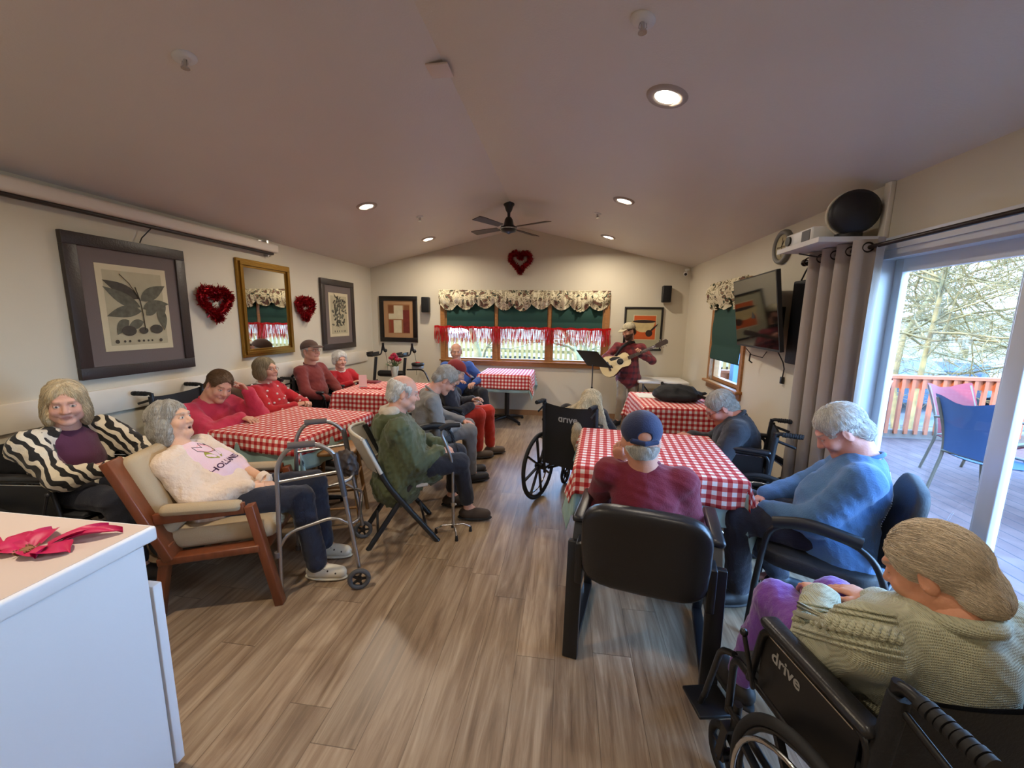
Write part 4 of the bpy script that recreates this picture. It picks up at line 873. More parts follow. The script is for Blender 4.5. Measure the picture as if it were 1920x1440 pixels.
def sup(c, d, e1, e2, rotx, n1=28, n2=16):
    """rounded cushion (superellipsoid)"""
    V = []; R = Matrix.Rotation(rotx, 3, 'X'); f = lambda w_, m_: math.copysign(abs(w_)**m_, w_); Fc = []
    for i in range(n2+1):
        a = -PI/2+PI*i/n2
        for j in range(n1):
            b = 2*PI*j/n1; V.append(Vector(c)+R@Vector((d[0]/2*f(math.cos(a), e1)*f(math.cos(b), e2), d[1]/2*f(math.sin(a), e1), d[2]/2*f(math.cos(a), e1)*f(math.sin(b), e2))))
    for i in range(n2):
        for j in range(n1): Fc.append((i*n1+j, i*n1+(j+1) % n1, (i+1)*n1+(j+1) % n1, (i+1)*n1+j))
    return MB().add(V, Fc, 0, True)
sup((0, -.285, .62), (.53, .09, .43), .45, .45, .20).build('backrest', M_VIN, t)
sup((0, .02, .43), (.50, .50, .11), .5, .35, 0).build('seat', M_VIN, t)
# oval arm chairs
def oval_chair(loc, f, label, back=.86, grp='black armchairs', wb=.46, up=None):
    t = thing('armchair', label, 'chair', (loc[0], loc[1], 0), head_rz(*f), grp)
    for s in (-1, 1):
        x = .275*s
        MB().tube(rounded([(x, .25, 0), (x, .23, .40), (x, .20, .63), (x, .05, .665), (x, -.17, .63), (x*.98, -.25, .45), (x*.98, -.28, 0)], .12, 6), .0145).build('frame', M_BLACKM, t)
        MB().tube(rounded([(x, .19, .645), (x, .06, .682), (x, -.14, .65)], .1, 5), .02, flat=1.5).build('arm_pad', M_BLACK, t)
    sup((0, .01, .435), (.50, .50, .10), .5, .4, 0).build('seat', up or M_UPH, t)
    sup((0, -.28, back-.20), (wb, .075, .42), .5, .55, .22).build('backrest', up or M_UPH, t)
    [MB().tube(rounded([(.27*q, -.24, .47), (.2*q, -.27, .50), (.2*q, -.26, .6)], .04), .011).build('back_support', M_BLACKM, t) for q in (-1, 1)]
    return t
oval_chair((1.33, 2.13), (-.87, .49), 'black padded armchair under the man in the blue sweatshirt', back=.90)
oval_chair((-1.28, 3.50), (.88, .47), 'black armchair under the grey haired man in the grey shirt', back=.80)
oval_chair((-1.32, 4.22), (.95, .32), 'black armchair under the person in orange red trousers', back=.78)
oval_chair((-1.62, 5.95), (.55, -.83), 'dark armchair under the man in the blue sweater by the window', back=.78)
oval_chair((-3.0, 3.64), (1, .12), 'brown backed chair under the woman in the dotted red sweater', back=.88, grp='brown chairs', up=mat('brown_vinyl', (84, 58, 42), .5))
oval_chair((-3.0, 5.22), (.9, -.35), 'chair under the white haired woman in red by the back corner', back=.78)
# front wheeled walker
M_GRIPG = mat('grey_foam_grip', (94, 84, 82), .8)
t = thing('walker', 'aluminium folding walker with grey grips and front wheels before the seated woman', 'walker', (-1.56, 1.89, 0), head_rz(.43*-1, .9)*0)
f = Vector((.9, .43, 0)).normalized(); r_ = Vector((f.y, -f.x, 0)); Zv = Vector((0, 0, 1))
for s in (0, 1):
    o = -r_*.52*s; A = o; Bv = o+f*.42
    side = rounded([A, A+Zv*.80+f*.03, A+Zv*.895+f*.09, A+Zv*.905+f*.24, A+Zv*.83+f*.33, Bv+Zv*.12+f*.0], .07, 5)
    MB().tube(side, .0128, n=10).build('side_frame', M_ALU, t)
    MB().tube([A+Zv*.901+f*.09, A+Zv*.904+f*.225], .0185, n=12).build('hand_grip', M_GRIPG, t)
    MB().tube([A+Zv*.70+f*.028, A+Zv*.73+f*.345], .010).build('upper_crossbar', M_ALU, t)
    MB().tube(rounded([A+Zv*.31+f*.008, A+Zv*.40+f*.06, A+Zv*.46+f*.30, A+Zv*.40+f*.385], .06), .010).build('lower_crossbar', M_ALU, t)
    MB().tube([A+Zv*.84+f*.325, A+Zv*.58+f*.362], .0165, n=12).build('grey_sleeve', mat('grey_anodised', (104, 104, 108), .4, .7), t)
    MB().cyl(A+Zv*.26, A+Zv*.29, .017).build('leg_collar', M_GRIPG, t); MB().cyl(A, A+Zv*.03, .018).build('rubber_tip', M_GRIPG, t)
    wc = Bv+Zv*.065+r_*.035*(1 if s == 0 else -1); wo = MB().torus(wc, r_, .052, .014, n=28).build('wheel', mat('grey_tyre', (78, 78, 80), .7), t)
    m = MB().cyl(wc-r_*.012, wc+r_*.012, .016)
    for k in range(5): a = k*2*PI/5; m.bar(wc, wc+f*.045*math.cos(a)+Zv*.045*math.sin(a), .012, .012)
    m.build('wheel_hub', M_BLACK, wo)
MB().tube(rounded([f*.35+Zv*.66, f*.40+Zv*.66-r_*.05, f*.40+Zv*.66-r_*.47, f*.35+Zv*.66-r_*.52], .05), .011).tube(rounded([f*.385+Zv*.40, f*.43+Zv*.40-r_*.05, f*.43+Zv*.40-r_*.47, f*.385+Zv*.40-r_*.52], .05), .010).build('front_crossbar', M_ALU, t)
p = f*.36+Zv*.72-r_*.20; s = Sdf(.03); s.el(V3(*p), (.07, .05, .07)).el(V3(*(p+Vector((.03, 0, -.05)))), (.05, .04, .05)); s.nz = wrinkles(.012, 6, 60); q = np_obj('pouch', [s.mesh(.005)], mat('dark_patterned_pouch', (54, 44, 42), .6, var=.5, vscale=50), t)
# quad cane
t = thing('quad_cane', 'grey metal quad cane with black handle beside the green parka man', 'cane', (-.79, 2.74, 0))
MB().tube(rounded([(0, 0, .07), (0, 0, .56), (-.045, -.02, .70), (-.075, -.03, .78), (-.06, -.02, .83)], .06, 4), .0115, n=10).build('shaft', M_ALU, t)
MB().tube(rounded([(-.085, -.035, .812), (-.04, -.01, .838), (.045, .03, .835)], .03), .018).build('handle', M_RUBBER, t)
MB().tube([(-.05, -.01, .82), (.0, .03, .70), (.03, .05, .62), (.02, .0, .72), (-.03, -.02, .80)], .002, n=4).build('wrist_strap', M_BLACK, t)
MB().cyl((0, 0, .22), (0, 0, .25), .017).ball((.02, 0, .235), .008).build('adjuster_collar', M_CHROME, t)
for a, q_ in ((.4, .13), (1.9, .09), (3.3, .13), (5.2, .11)):
    d = Vector((math.cos(a), math.sin(a), 0)); MB().tube([Vector((0, 0, .07)), d*q_*.6+Zv*.065, d*q_+Zv*.035], .007).build('foot', M_CHROME, t); MB().cyl(d*q_, d*q_+Zv*.04, .013, r2=.009).build('rubber_tip', M_BLACK, t)
# black platform rollator in the far left corner
t = thing('platform_walker', 'black forearm platform walker standing in the back left corner', 'walker', (-2.72, 6.0, 0))
for s in (-1, 1):
    x = .24*s; MB().bar((x-.06, -.12, .02), (x, 0, .98), .035, .03).tube([(x-.05, .25, .06), (x, .0, .62)], .013).build('leg', M_BLACKM, t)
    a_ = MB().box((x, -.10, 1.02), (.10, .22, .04), r=.015).box((x-.05, -.10, 1.045), (.015, .2, .05), r=.005).box((x+.05, -.10, 1.045), (.015, .2, .05), r=.005).build('forearm_rest', M_BLACK, t)
    MB().tube(rounded([(x, 0, 1.0), (x+.06, .05, 1.02), (x+.09, .07, 1.20)], .03), .012).tube([(x+.085, .07, 1.08), (x+.09, .07, 1.2)], .02).ball((x+.13, .06, 1.08), .03).tube([(x+.12, .05, 1.1), (x+.11, .03, 1.19)], .008).build('vertical_handle', M_BLACK, a_)
    MB().tube([(x+.13, .06, 1.06), (x+.16, .05, .9), (x+.14, .1, .7)], .003, n=4).build('brake_cable', M_BLACK, t)
    for yy in (-.14, .27): MB().torus((x-.06, yy, .085), (1, 0, 0), .07, .015, n=24).build('wheel', M_RUBBER, t)
MB().box((0, .02, .72), (.46, .10, .10), r=.04).build('seat_sling', M_BLACK, t)
MB().tube(rounded([(.22, .1, .78), (.50, .1, .79), (.62, .0, .62)], .08), .012).build('front_bar', M_BLACKM, t)
MB().box((.42, .06, .83), (.16, .12, .05), r=.01).build('box', mat('grey_box', (130, 130, 128), .6), t)
MB().lathe([(.0, 0), (.09, 0), (.1, .015), (.1, .035), (.085, .045), (0, .045)], (.42, .06, .855)).build('basket_lid', M_BLACK, t); MB().lathe([(0, .0), (.04, 0), (.04, .01), (0, .014)], (.42, .06, .90)).build('red_badge', mat('red_plastic', (200, 40, 50), .4), t)
# second rollator by the left wall between the chairs
t = thing('rollator', 'black rollator handles behind the dotted red sweater by the wall', 'walker', (-3.08, 4.02, 0))
for s in (-1, 1): MB().tube(rounded([(-.1, .2*s, 0), (-.05, .2*s, .9), (.02, .2*s, .96), (.14, .2*s, .93)], .05), .013).build('frame', M_BLACKM, t); MB().torus((-.09, .2*s, .09), (0, 1, 0), .075, .015, n=20).build('wheel', M_RUBBER, t); MB().tube([(.04, .2*s, .95), (.15, .2*s, .93)], .019).build('grip', M_BLACK, t); MB().tube([(.06, .2*s, .92), (.1, .2*s, .86), (.16, .2*s, .88)], .007).build('brake_lever', M_BLACK, t)
# music stand
t = thing('music_stand', 'black music stand with sloping desk in front of the guitarist', 'music stand', (.39, 5.80, 0))
for k in range(3): a = k*2*PI/3+.5; MB().tube([(0, 0, .25), (math.cos(a)*.25, math.sin(a)*.25, .01)], .008).build('leg', M_BLACKM, t)
MB().cyl((0, 0, .12), (0, 0, .62), .012).cyl((0, 0, .6), (0, 0, .98), .008).cyl((0, 0, .58), (0, 0, .66), .015).build('pole', M_BLACKM, t)
c = [Vector(p)-Vector((.39, 5.80, 0)) for p in ((.15, 5.95, 1.17), (.42, 5.60, 1.18), (.64, 5.70, .955), (.32, 6.02, .945))]; nn_ = (c[1]-c[0]).cross(c[3]-c[0]).normalized()
if nn_.z < 0: nn_ = -nn_
MB().poly([tuple(p) for p in c], .005, nn_).build('desk', M_BLACKM, t)
MB().bar(c[3]+nn_*.02, c[2]+nn_*.02, .05, .005, up=nn_).build('ledge', M_BLACKM, t)
MB().poly([tuple(c[0].lerp(c[1], .1).lerp(c[3].lerp(c[2], .1), .08)+nn_*.006), tuple(c[0].lerp(c[1], .9).lerp(c[3].lerp(c[2], .9), .08)+nn_*.006), tuple(c[3].lerp(c[2], .9)+nn_*.006), tuple(c[3].lerp(c[2], .1)+nn_*.006)], .004, nn_).build('sheet_music', mat('paper_white', (224, 220, 210), .7), t)
# ================================================================== PEOPLE
SKIN = {'pale': (214, 168, 146), 'pink': (206, 150, 130), 'fair': (196, 146, 120)}
M_SKIN = mat('skin', (210, 165, 145), .5, spec=.35, bump=.12, bscale=130, attr='tint', var=.06, vscale=30)
M_SKIN.node_tree.nodes['Principled BSDF'].inputs['Subsurface Weight'].default_value = .06
M_SKIN.node_tree.nodes['Principled BSDF'].inputs['Subsurface Radius'].default_value = (.02, .008, .004)
def smooth(d, a, b): t = np.clip((d-a)/(b-a), 0, 1); return t*t*(3-2*t)
def head_chunk(c, R, s, h, skin, eyes=True, mouth_open=False, browcol=(120, 100, 84), beard=None, jowl=0, N=None, neck_r=.055):
    """c centre, R rows = right, forward, up of the head; returns V, F, colours"""
    L = lambda x, y, z: c+(R[0]*x+R[1]*y+R[2]*z)*s
    S = Sdf(.018*s)
    S.el(L(0, -.014, .032), np.array((.075, .094, .083))*s, R).el(L(0, .032, -.018), np.array((.060, .060, .088))*s, R)
    for q in (-1, 1):
        S.rc(L(q*.050, -.006, -.048), L(q*.012, .066, -.092), .022*s, .021*s).el(L(q*.036, .062, -.030), .026*s)
        if jowl: S.el(L(q*.038, .034, -.066), (.024+jowl*.004)*s)
    S.rc(L(-.03, .080, .026), L(.03, .080, .026), .0125*s, k=.014*s).el(L(0, .076, -.092), .021*s)
    for q in (-1, 1): S.el(L(q*.031, .098, .006), np.array((.017, .014, .011))*s, R, k=.012*s, op=-1)
    for q in (-1, 1): S.el(L(q*.031, .0755, .004), .0135*s, k=.004*s)
    S.rc(L(0, .086, .014), L(0, .107, -.026), .0075*s, .0125*s, k=.010*s)
    for q in (-1, 1): S.el(L(q*.012, .096, -.030), .0085*s, k=.006*s)
    S.rc(L(-.017, .083, -.056), L(.017, .083, -.056), .0085*s, k=.006*s).rc(L(-.014, .082, -.068), L(.014, .082, -.068), .0085*s, k=.006*s)
    if mouth_open: S.el(L(0, .094, -.063), np.array((.013, .022, .008))*s, R, k=.003*s, op=-1)
    else: S.rc(L(-.021, .094, -.062), L(.021, .094, -.062), .0022*s, k=.003*s, op=-1)
    for q in (-1, 1):
        S.el(L(q*.076, -.010, -.006), np.array((.009, .019, .032))*s, np.array((R[0]*math.cos(.5*q)+R[1]*math.sin(-.5*q)*1, R[1]*math.cos(.5)+R[0]*math.sin(.5)*q, R[2]))*1.0, k=.006*s)
        S.el(L(q*.088, -.004, -.002), np.array((.006, .009, .018))*s, R, k=.005*s, op=-1)
        S.rc(L(q*.034, .078, -.03), L(q*.03, .073, -.062), .0018*s, .001*s, k=.006*s, op=-1)
    nb = N if N is not None else L(0, -.03, -.17)
    S.rc(L(0, -.022, -.055), nb, neck_r*s, neck_r*1.12*s, k=.025*s)
    V, Fc = S.mesh(h)
    P = (V-c)@R.T/s; X, Y, Z = P[:, 0], P[:, 1], P[:, 2]; A = np.abs(X)
    sk = np.array(lin(skin)); col = np.tile(sk, (len(V), 1))
    def blend(w, cc): col[:] = col*(1-w[:, None])+np.array(lin(cc))*w[:, None]
    fr = (Y > .04)
    blush = (smooth(-np.sqrt((A-.04)**2+(Z+.028)**2), -.03, 0)*.35+smooth(-np.sqrt(X**2+(Z+.026)**2), -.018, -.005)*.4)*fr; blend(blush*.6, (206, 122, 104))
    lips = smooth(-np.sqrt((A/2.1)**2+((Z+.062))**2), -.0125, -.009)*(Y > .078)*.5; blend(lips, (168, 88, 82))
    if mouth_open: blend((smooth(-np.sqrt(A**2+((Z+.063)*1.6)**2), -.013, -.010))*(Y > .07)*(Y < .093), (50, 18, 18))
    else: blend(smooth(-np.abs(Z+.062), -.0022, -.0006)*(A < .021)*(Y > .078)*.7, (110, 50, 46))
    brow = smooth(-np.abs(Z-(.026+.004*np.cos((A-.03)*90))), -.0048, -.002)*(A > .014)*(A < .048)*(Y > .06)*.75; blend(brow, browcol)
    ex, ez = A-.031, Z-.004; e = (Y > .074)
    if eyes:
        lid = smooth(-((ex/.0125)**2+((ez)/.0058)**2), -1.15, -.85)*e; blend(lid, (206, 198, 190))
        blend(smooth(-(ex**2+ez**2)**.5, -.0060, -.0045)*lid, (52, 58, 62))
        blend(smooth(-np.abs((ex/.0135)**2+(ez/.0068)**2-1), -.3, -.05)*e*.6*(ez > -.002), (84, 52, 46))
    else: blend(smooth(-np.abs(ez+.003+.002*np.cos(ex*120)), -.0014, -.0004)*(np.abs(ex) < .0125)*e*.8, (104, 62, 54))
    if beard:
        bw = smooth(-(Z+.028+.9*(.062-A)*(A < .03)*0), 0, .02)*(Z > -.14)*(Y > -.01+.0*Z)*(1-lips)*(1-smooth(-np.sqrt(A**2+((Z+.03))**2), -.03, -.024)); blend(np.clip(bw, 0, 1)*.92, beard)
    return V, Fc, col
def hand_chunk(w, d, n, right, s, h, curl=.5, spread=.12, skin=None):
    """w wrist, d direction of the fingers, n direction the back of the hand faces"""
    d = nrmz(d); n = nrmz(np.array(n)-d*np.dot(n, d)); x = np.cross(d, n)*(1 if right else -1)*-1   # x: towards the thumb
    S = Sdf(.009*s); w = np.array(w, float)
    pal = w+d*.048*s
    S.el(pal, np.array((.038, .052, .0145))*s, np.array((x, d, n)))
    S.rc(w-d*.03*s, w+d*.02*s, .025*s, .024*s, flat=(n, .72))
    ln = (.040, .026, .020)
    for i, (ox, L_, r) in enumerate(((.028, 1.0, .0088), (.0095, 1.1, .0090), (-.0095, 1.03, .0086), (-.027, .82, .0078))):
        p = w+(d*(.086-.004*abs(i-1.2))+x*ox)*s; a = curl*(.55+.08*i); dd = d*math.cos(a)-n*math.sin(a)+x*spread*(1.5-i)*.5; dd = nrmz(dd)
        S.rc(pal+x*ox*s*.8+d*.015*s, p, .0100*s, .0098*s)
        for j in range(3):
            q = p+dd*ln[j]*L_*s; S.rc(p, q, (r-.0006*j)*s, (r-.0006*(j+1))*s, k=.0035*s); p = q
            a += curl*(.9 if j == 0 else .6); dd = nrmz(d*math.cos(a)-n*math.sin(a)+x*spread*(1.5-i)*.4)
    p = w+(d*.020+x*.026)*s; q = p+nrmz(d*.75+x*.75-n*.25)*.042*s; S.rc(w+d*.012*s, q, .0145*s, .0112*s)
    q2 = q+nrmz(d*.95+x*.25-n*curl*.7)*.030*s; S.rc(q, q2, .0108*s, .0098*s); q3 = q2+nrmz(d*.95-x*.1-n*curl*.9)*.023*s; S.rc(q2, q3, .0098*s, .0082*s)
    V, Fc = S.mesh(h); col = np.tile(np.array(lin(skin)), (len(V), 1))
    return V, Fc, col
def ik(S_, W_, l1, l2, pole):
    S_, W_ = np.array(S_, float), np.array(W_, float); d = W_-S_; L = np.linalg.norm(d)
    if L > (l1+l2)*.995: W_ = S_+d/L*(l1+l2)*.995; d = W_-S_; L = np.linalg.norm(d)
    a = (l1*l1-l2*l2+L*L)/(2*L); hh = math.sqrt(max(l1*l1-a*a, 0)); u = d/L; p = np.array(pole, float); p = nrmz(p-u*(p@u))
    return S_+u*a+p*hh, W_
def hair_strands(V, Fc, c, R, s, n, L, rad, seed, m_, name, parent, off, flow='down', curl=0, keep=None, jit=.15):
    """fine tapered strands combed over the hair volume"""
    r = np.random.RandomState(seed); P = (V-c)@R.T/s
    bv = BVHTree.FromPolygons([Vector(v) for v in V], [tuple(int(i) for i in q) for q in Fc]); m = MB(); ids = r.choice(len(V), n)
    for i in ids:
        p = Vector(V[i]); loc = P[i]
        if keep is not None and not keep(loc): continue
        pts = []; Lr = L*(.6+.8*r.rand()); j1 = r.normal(size=3)*jit
        for k in range(5):
            hit = bv.find_nearest(p)
            if hit[0] is None: break
            nn = hit[1]
            if k: p = hit[0]
            q = p+nn*(.0014+.004*r.rand()**2+(.0007*k)); pts.append(q)
            pl = (np.array(p)-c)@R.T/s
            if flow == 'down': d = -R[2]*1.0+R[0]*pl[0]*4-R[1]*.15
            elif flow == 'back': d = -R[1]*1.1-R[2]*(.5+max(0, -pl[1]*6))
            elif flow == 'crown': d = R[0]*pl[0]*9+R[1]*(pl[1]+.03)*9-R[2]*.5
            elif flow == 'grav': d = np.array((0, 0, -1.))
            else: d = r.normal(size=3)
            d = Vector(nrmz(d)+j1+(r.normal(size=3)*curl if curl else 0)); d = d-nn*d.dot(nn)
            if d.length < 1e-5: break
            p = p+d.normalized()*Lr/4
        if len(pts) > 2: m.tube(pts, [rad*(1-.7*k/(len(pts)-1)) for k in range(len(pts))], 0, 3, cap=False)
    return m
def glasses(c, R, s, parent, off, col):
    L = lambda x, y, z: Vector(c+(R[0]*x+R[1]*y+R[2]*z)*s)-off
    m = MB()
    for q in (-1, 1):
        m.tube([L(q*.031+.0215*math.cos(2*PI*k/18), .099-.004*abs(math.cos(2*PI*k/18)), .002+.0165*math.sin(2*PI*k/18)) for k in range(18)], .0014*s, 0, 5, closed=True)
        m.tube([L(q*.052, .094, .006), L(q*.072, .05, .006), L(q*.080, .0, .006), L(q*.080, -.02, -.008)], .0015*s, 0, 5)
    m.tube([L(-.0095, .099, .006), L(0, .104, .009), L(.0095, .099, .006)], .0014*s, 0, 5)
    return m.build('glasses', mat('glasses_frame', col, .35, .5), parent)
def person(label, J, look, seed=0, group=None):
    """J: joints in world metres. look: clothes, hair"""
    A = lambda k: np.array(J[k], float)
    s = J.get('s', .95); P, N, H = A('P'), A('N'), A('H'); base = Vector((P[0], P[1], 0)); off = np.array(base)
    t = thing('person', label, 'person', base, 0, group)
    hf = nrmz(J['hf']); hu = np.array(J.get('hu', (0, 0, 1)), float); hu = nrmz(hu-hf*(hu@hf)); hr = np.cross(hf, hu); R = np.array((hr, hf, hu))
    bf = nrmz(tuple(J['f'])+(0,)) if len(J['f']) == 2 else nrmz(J['f']); br = nrmz(np.cross(bf, (0, 0, 1))); sp_ = nrmz(N-P)
    br = nrmz(br+np.array((0, 0, J.get('tilt', 0)))); bn = nrmz(np.cross(sp_, br)); bn = -bn if bn@bf < 0 else bn
    sh = J.get('sh', .175)*s; bulk = look.get('bulk', 1.0)
    SR, SL = N-sp_*.055*s+br*sh, N-sp_*.055*s-br*sh
    if 'SR' in J: SR = A('SR')
    if 'SL' in J: SL = A('SL')
    pr = J.get('poleR', tuple(br*.6+np.array((0, 0, -1))-bf*.3)); plo = J.get('poleL', tuple(-br*.6+np.array((0, 0, -1))-bf*.3))
    l1, l2 = .275*s, .245*s
    ER, WR = ik(SR, A('WR'), l1, l2, pr); EL, WL = ik(SL, A('WL'), l1, l2, plo)
    HR_, HL_ = P+br*.085*s-np.array((0, 0, .0)), P-br*.085*s
    KR, AR = A('KR'), A('AR'); KL, AL = A('KL'), A('AL')
    vh = look.get('vh', .0045); vb = look.get('vb', .011); skin = look.get('skin', SKIN['pale'])
    # --- the body, one mesh
    ch = []; cols = []
    V, Fc, c_ = head_chunk(H, R, s*J.get('hs', 1.05), vh, skin, look.get('eyes', True), look.get('mouth_open', False), look.get('brow', (150, 140, 130)), look.get('beard'), look.get('jowl', 0), N+sp_*-.02, look.get('neck', .056)); ch.append((V, Fc)); cols.append(c_)
    hdR = J.get('hdR', tuple(nrmz(WR-ER))); hdL = J.get('hdL', tuple(nrmz(WL-EL)))
    for W_, E_, hd, hn, right, cu in ((WR, ER, hdR, J.get('hnR', (0, 0, 1)), True, J.get('cuR', .5)), (WL, EL, hdL, J.get('hnL', (0, 0, 1)), False, J.get('cuL', .5))):
        V, Fc, c_ = hand_chunk(W_, hd, hn, right, s*.97, min(vh, .0042) if vh < .006 else .0052, cu, skin=skin); ch.append((V, Fc)); cols.append(c_)
    B = Sdf(.03); B.rc(P, N-sp_*.12, .10*s, .115*s, flat=(bn, .75)).rc(N-sp_*.08, N+sp_*.01, .09*s, .058*s)
    for a, b, c in ((SR, ER, WR), (SL, EL, WL)): B.rc(N-sp_*.09, a, .07*s, .045*s).rc(a, b, .040*s, .034*s).rc(b, c-(c-b)*.0, .034*s, .024*s)
    for a, b, c in ((HR_, KR, AR), (HL_, KL, AL)): B.rc(a, b, .07*s, .05*s).rc(b, c, .046*s, .032*s).rc(c, c+nrmz(np.array((*(J['f'][:2]), 0)))*.10+np.array((0, 0, -.055)), .03, .022)
    V, Fc = B.mesh(.012); ch.append((V, Fc)); cols.append(np.tile(np.array(lin(skin)), (len(V), 1)))
    np_obj('body', ch, M_SKIN, t, np.concatenate(cols), off=off)
    # --- top
    tb = look.get('topfat', 1.0)*bulk
    def top_sdf(fat=0., sleeve=1.0, hemz=None, fr=1.0):
        S = Sdf(.035); C = N-sp_*.15*s
        S.rc(P+sp_*.02, C, (.148*tb+fat)*s, (.150*bulk+fat)*s, flat=(bn, .74)).el(P+sp_*.14*s+bn*.035*s, (np.array((.150, .120, .13))*tb+fat)*s, np.array((br, bn, sp_)))
        S.rc(C, N-sp_*.03, (.13+fat)*s, (.062+fat)*s, k=.05)
        for q, a, b, c in ((1, SR, ER, WR), (-1, SL, EL, WL)):
            S.rc(N-sp_*.07*s, a, (.062*bulk+fat)*s, (.058*bulk+fat)*s, k=.04)
            if sleeve > 0:
                S.rc(a, b, (.060*bulk+fat)*s, (.054*bulk+fat)*s, k=.03)
                e_ = b+(c-b)*(sleeve-.02); S.rc(b, e_, (.053*bulk+fat)*s, (.040+fat)*s, k=.025)
        return S
    topm = look['top']
    if look.get('inner'):
        S = top_sdf(-.006, .35); S.nz = wrinkles(.004, seed+50, 40); V, Fc = S.mesh(vb); io = np_obj('shirt', [(V, Fc)], look['inner'], t, off=off); look['_inner'] = (V, Fc)
    S = top_sdf(look.get('fat', .004), look.get('sleeve', .97))
    if look.get('open'):   # open front
        a = look['open']; S.el(P+sp_*.30*s+bn*.20*s, np.array((.075*a, .155, .38))*s, np.array((br, bn, sp_)), k=.02, op=-1)
    if look.get('skirt_hem'):
        d_ = look['skirt_hem']; S.rc(P+np.array((0, 0, .02)), P+np.array((0, 0, -d_))-bf*.04, .165*s, .185*s, k=.05, flat=(br, 1.12))
    if look.get('lap'): S.rc(P, P+bf*look['lap']-np.array((0, 0, .03)), .155*s, .13*s, k=.05, flat=(br, 1.15))
    S.el(N+sp_*.035*s+bn*.01, (.060*s, .060*s, .06*s), k=.008, op=-1)
    nz1 = wrinkles(look.get('wr', .006), seed, look.get('wf', 34)); nz2 = wrinkles(look.get('wr', .006)*.55, seed+77, look.get('wf', 34)*2.3, 4); S.nz = lambda X, Y, Z: nz1(X, Y, Z)+nz2(X, Y, Z)
    V, Fc = S.mesh(vb); look['_top'] = (V, Fc); to = np_obj(look.get('topname', 'sweater'), [(V, Fc)], topm, t, off=off)
    # cuffs and collar
    if look.get('sleeve', .97) > .9 and look.get('cuffs', True):
        for q, b, c in ((1, ER, WR), (-1, EL, WL)):
            d = nrmz(c-b); cc = b+(c-b)*.955; MB().tube([Vector(cc-d*.022-off), Vector(cc-off), Vector(cc+d*.014-off)], [.043*s, .0415*s, .036*s], 0, 16).build('cuff', look.get('trim', topm), to)
    if look.get('collar', True):
        pts = []; ax = nrmz(sp_+nrmz(H-N)*.6)
        u = nrmz(br-ax*(br@ax)); v = np.cross(ax, u); v = v if v@bn > 0 else -v
        for k in range(24):
            a = 2*PI*k/24; pts.append(Vector(N+sp_*.012*s+u*math.cos(a)*.066*s+v*(math.sin(a)*.064*s+.004)-sp_*(.02*math.sin(a)+.0)*s-off))
        MB().tube(pts, look.get('collar_r', .010), 0, 8, closed=True, nrm=Vector(ax)).build('collar', look.get('collar_mat', look.get('trim', topm)), to)
    # --- trousers
    S = Sdf(.04); S.el(P-np.array((0, 0, .01)), np.array((.165, .135, .125))*s*look.get('hip', 1), np.array((br, bf, (0, 0, 1))))
    ll = look.get('leglen', .93); lr = look.get('legr', 1.0)
    for a, b, c in ((HR_, KR, AR), (HL_, KL, AL)): S.rc(a, b, .092*s*lr, .070*s*lr, k=.04).rc(b, b+(c-b)*ll, .066*s*lr, .056*s*lr, k=.03)
    w1, w2 = wrinkles(.007, seed+9, 30), wrinkles(.004, seed+8, 75); S.nz = lambda X, Y, Z: w1(X, Y, Z)+w2(X, Y, Z); np_obj(look.get('legname', 'trousers'), [S.mesh(vb)], look['pants'], t, off=off)
    # --- shoes
    for a, k in ((AR, 'fR'), (AL, 'fL')):
        fd = nrmz(tuple(J.get(k, J['f']))[:2]+(0,)); fx = np.cross(fd, (0, 0, 1)); g = np.array((a[0], a[1], a[2]-.085)); S = Sdf(.02)
        S.rc(g+fd*-.03+np.array((0, 0, .045)), g+fd*.14+np.array((0, 0, .035)), .040*s, .038*s).el(g+fd*.05+np.array((0, 0, .04)), (.045*s, .125*s, .038), np.array((fx, fd, (0, 0, 1)))).rc(g+np.array((0, 0, .05)), g+np.array((0, 0, .095)), .043*s, .038*s)
        S.plane(g+np.array((0, 0, .001)), (0, 0, -1)); S.plane(g+np.array((0, 0, .088)), (0, 0, 1))
        V, Fc = S.mesh(.006 if vh < .006 else .008); so_ = np_obj('shoe', [(V, Fc)], look['shoes'], t, off=off)
        S = Sdf(.01); S.el(g+fd*.052+np.array((0, 0, .008)), (.050*s, .140*s, .022), np.array((fx, fd, (0, 0, 1)))); S.plane(g+np.array((0, 0, .0005)), (0, 0, -1)).plane(g+np.array((0, 0, .018)), (0, 0, 1)); np_obj('sole', [S.mesh(.006)], look.get('sole', M_RUBBER), so_, off=off)
        if look.get('crocs'):
            m = MB(); gg = Vector(g-off)
            for i in range(5):
                for j in range(4): 
                    p = gg+Vector(fd)*(.055+.024*i)+Vector(fx)*(-.027+.018*j+(.009 if i % 2 else 0)); z_ = .078-.9*(.0+max(0, (i-1))*.007)-4*(p-gg-Vector(fd)*(p-gg).dot(Vector(fd))).length**2*2; m.ball(tuple(p+Vector((0, 0, z_-.004))), (.0055, .0055, .006), n=8, m=4)
            m.build('vent_holes', mat('dark_hole', (60, 54, 48), .9), so_)
    # --- hair
    L = lambda x, y, z: H+(R[0]*x+R[1]*y+R[2]*z)*hs
    hs = s*J.get('hs', 1.05); hm = look.get('hair_mat'); st_ = look.get('hair'); hv = look.get('hv', vh*1.2)
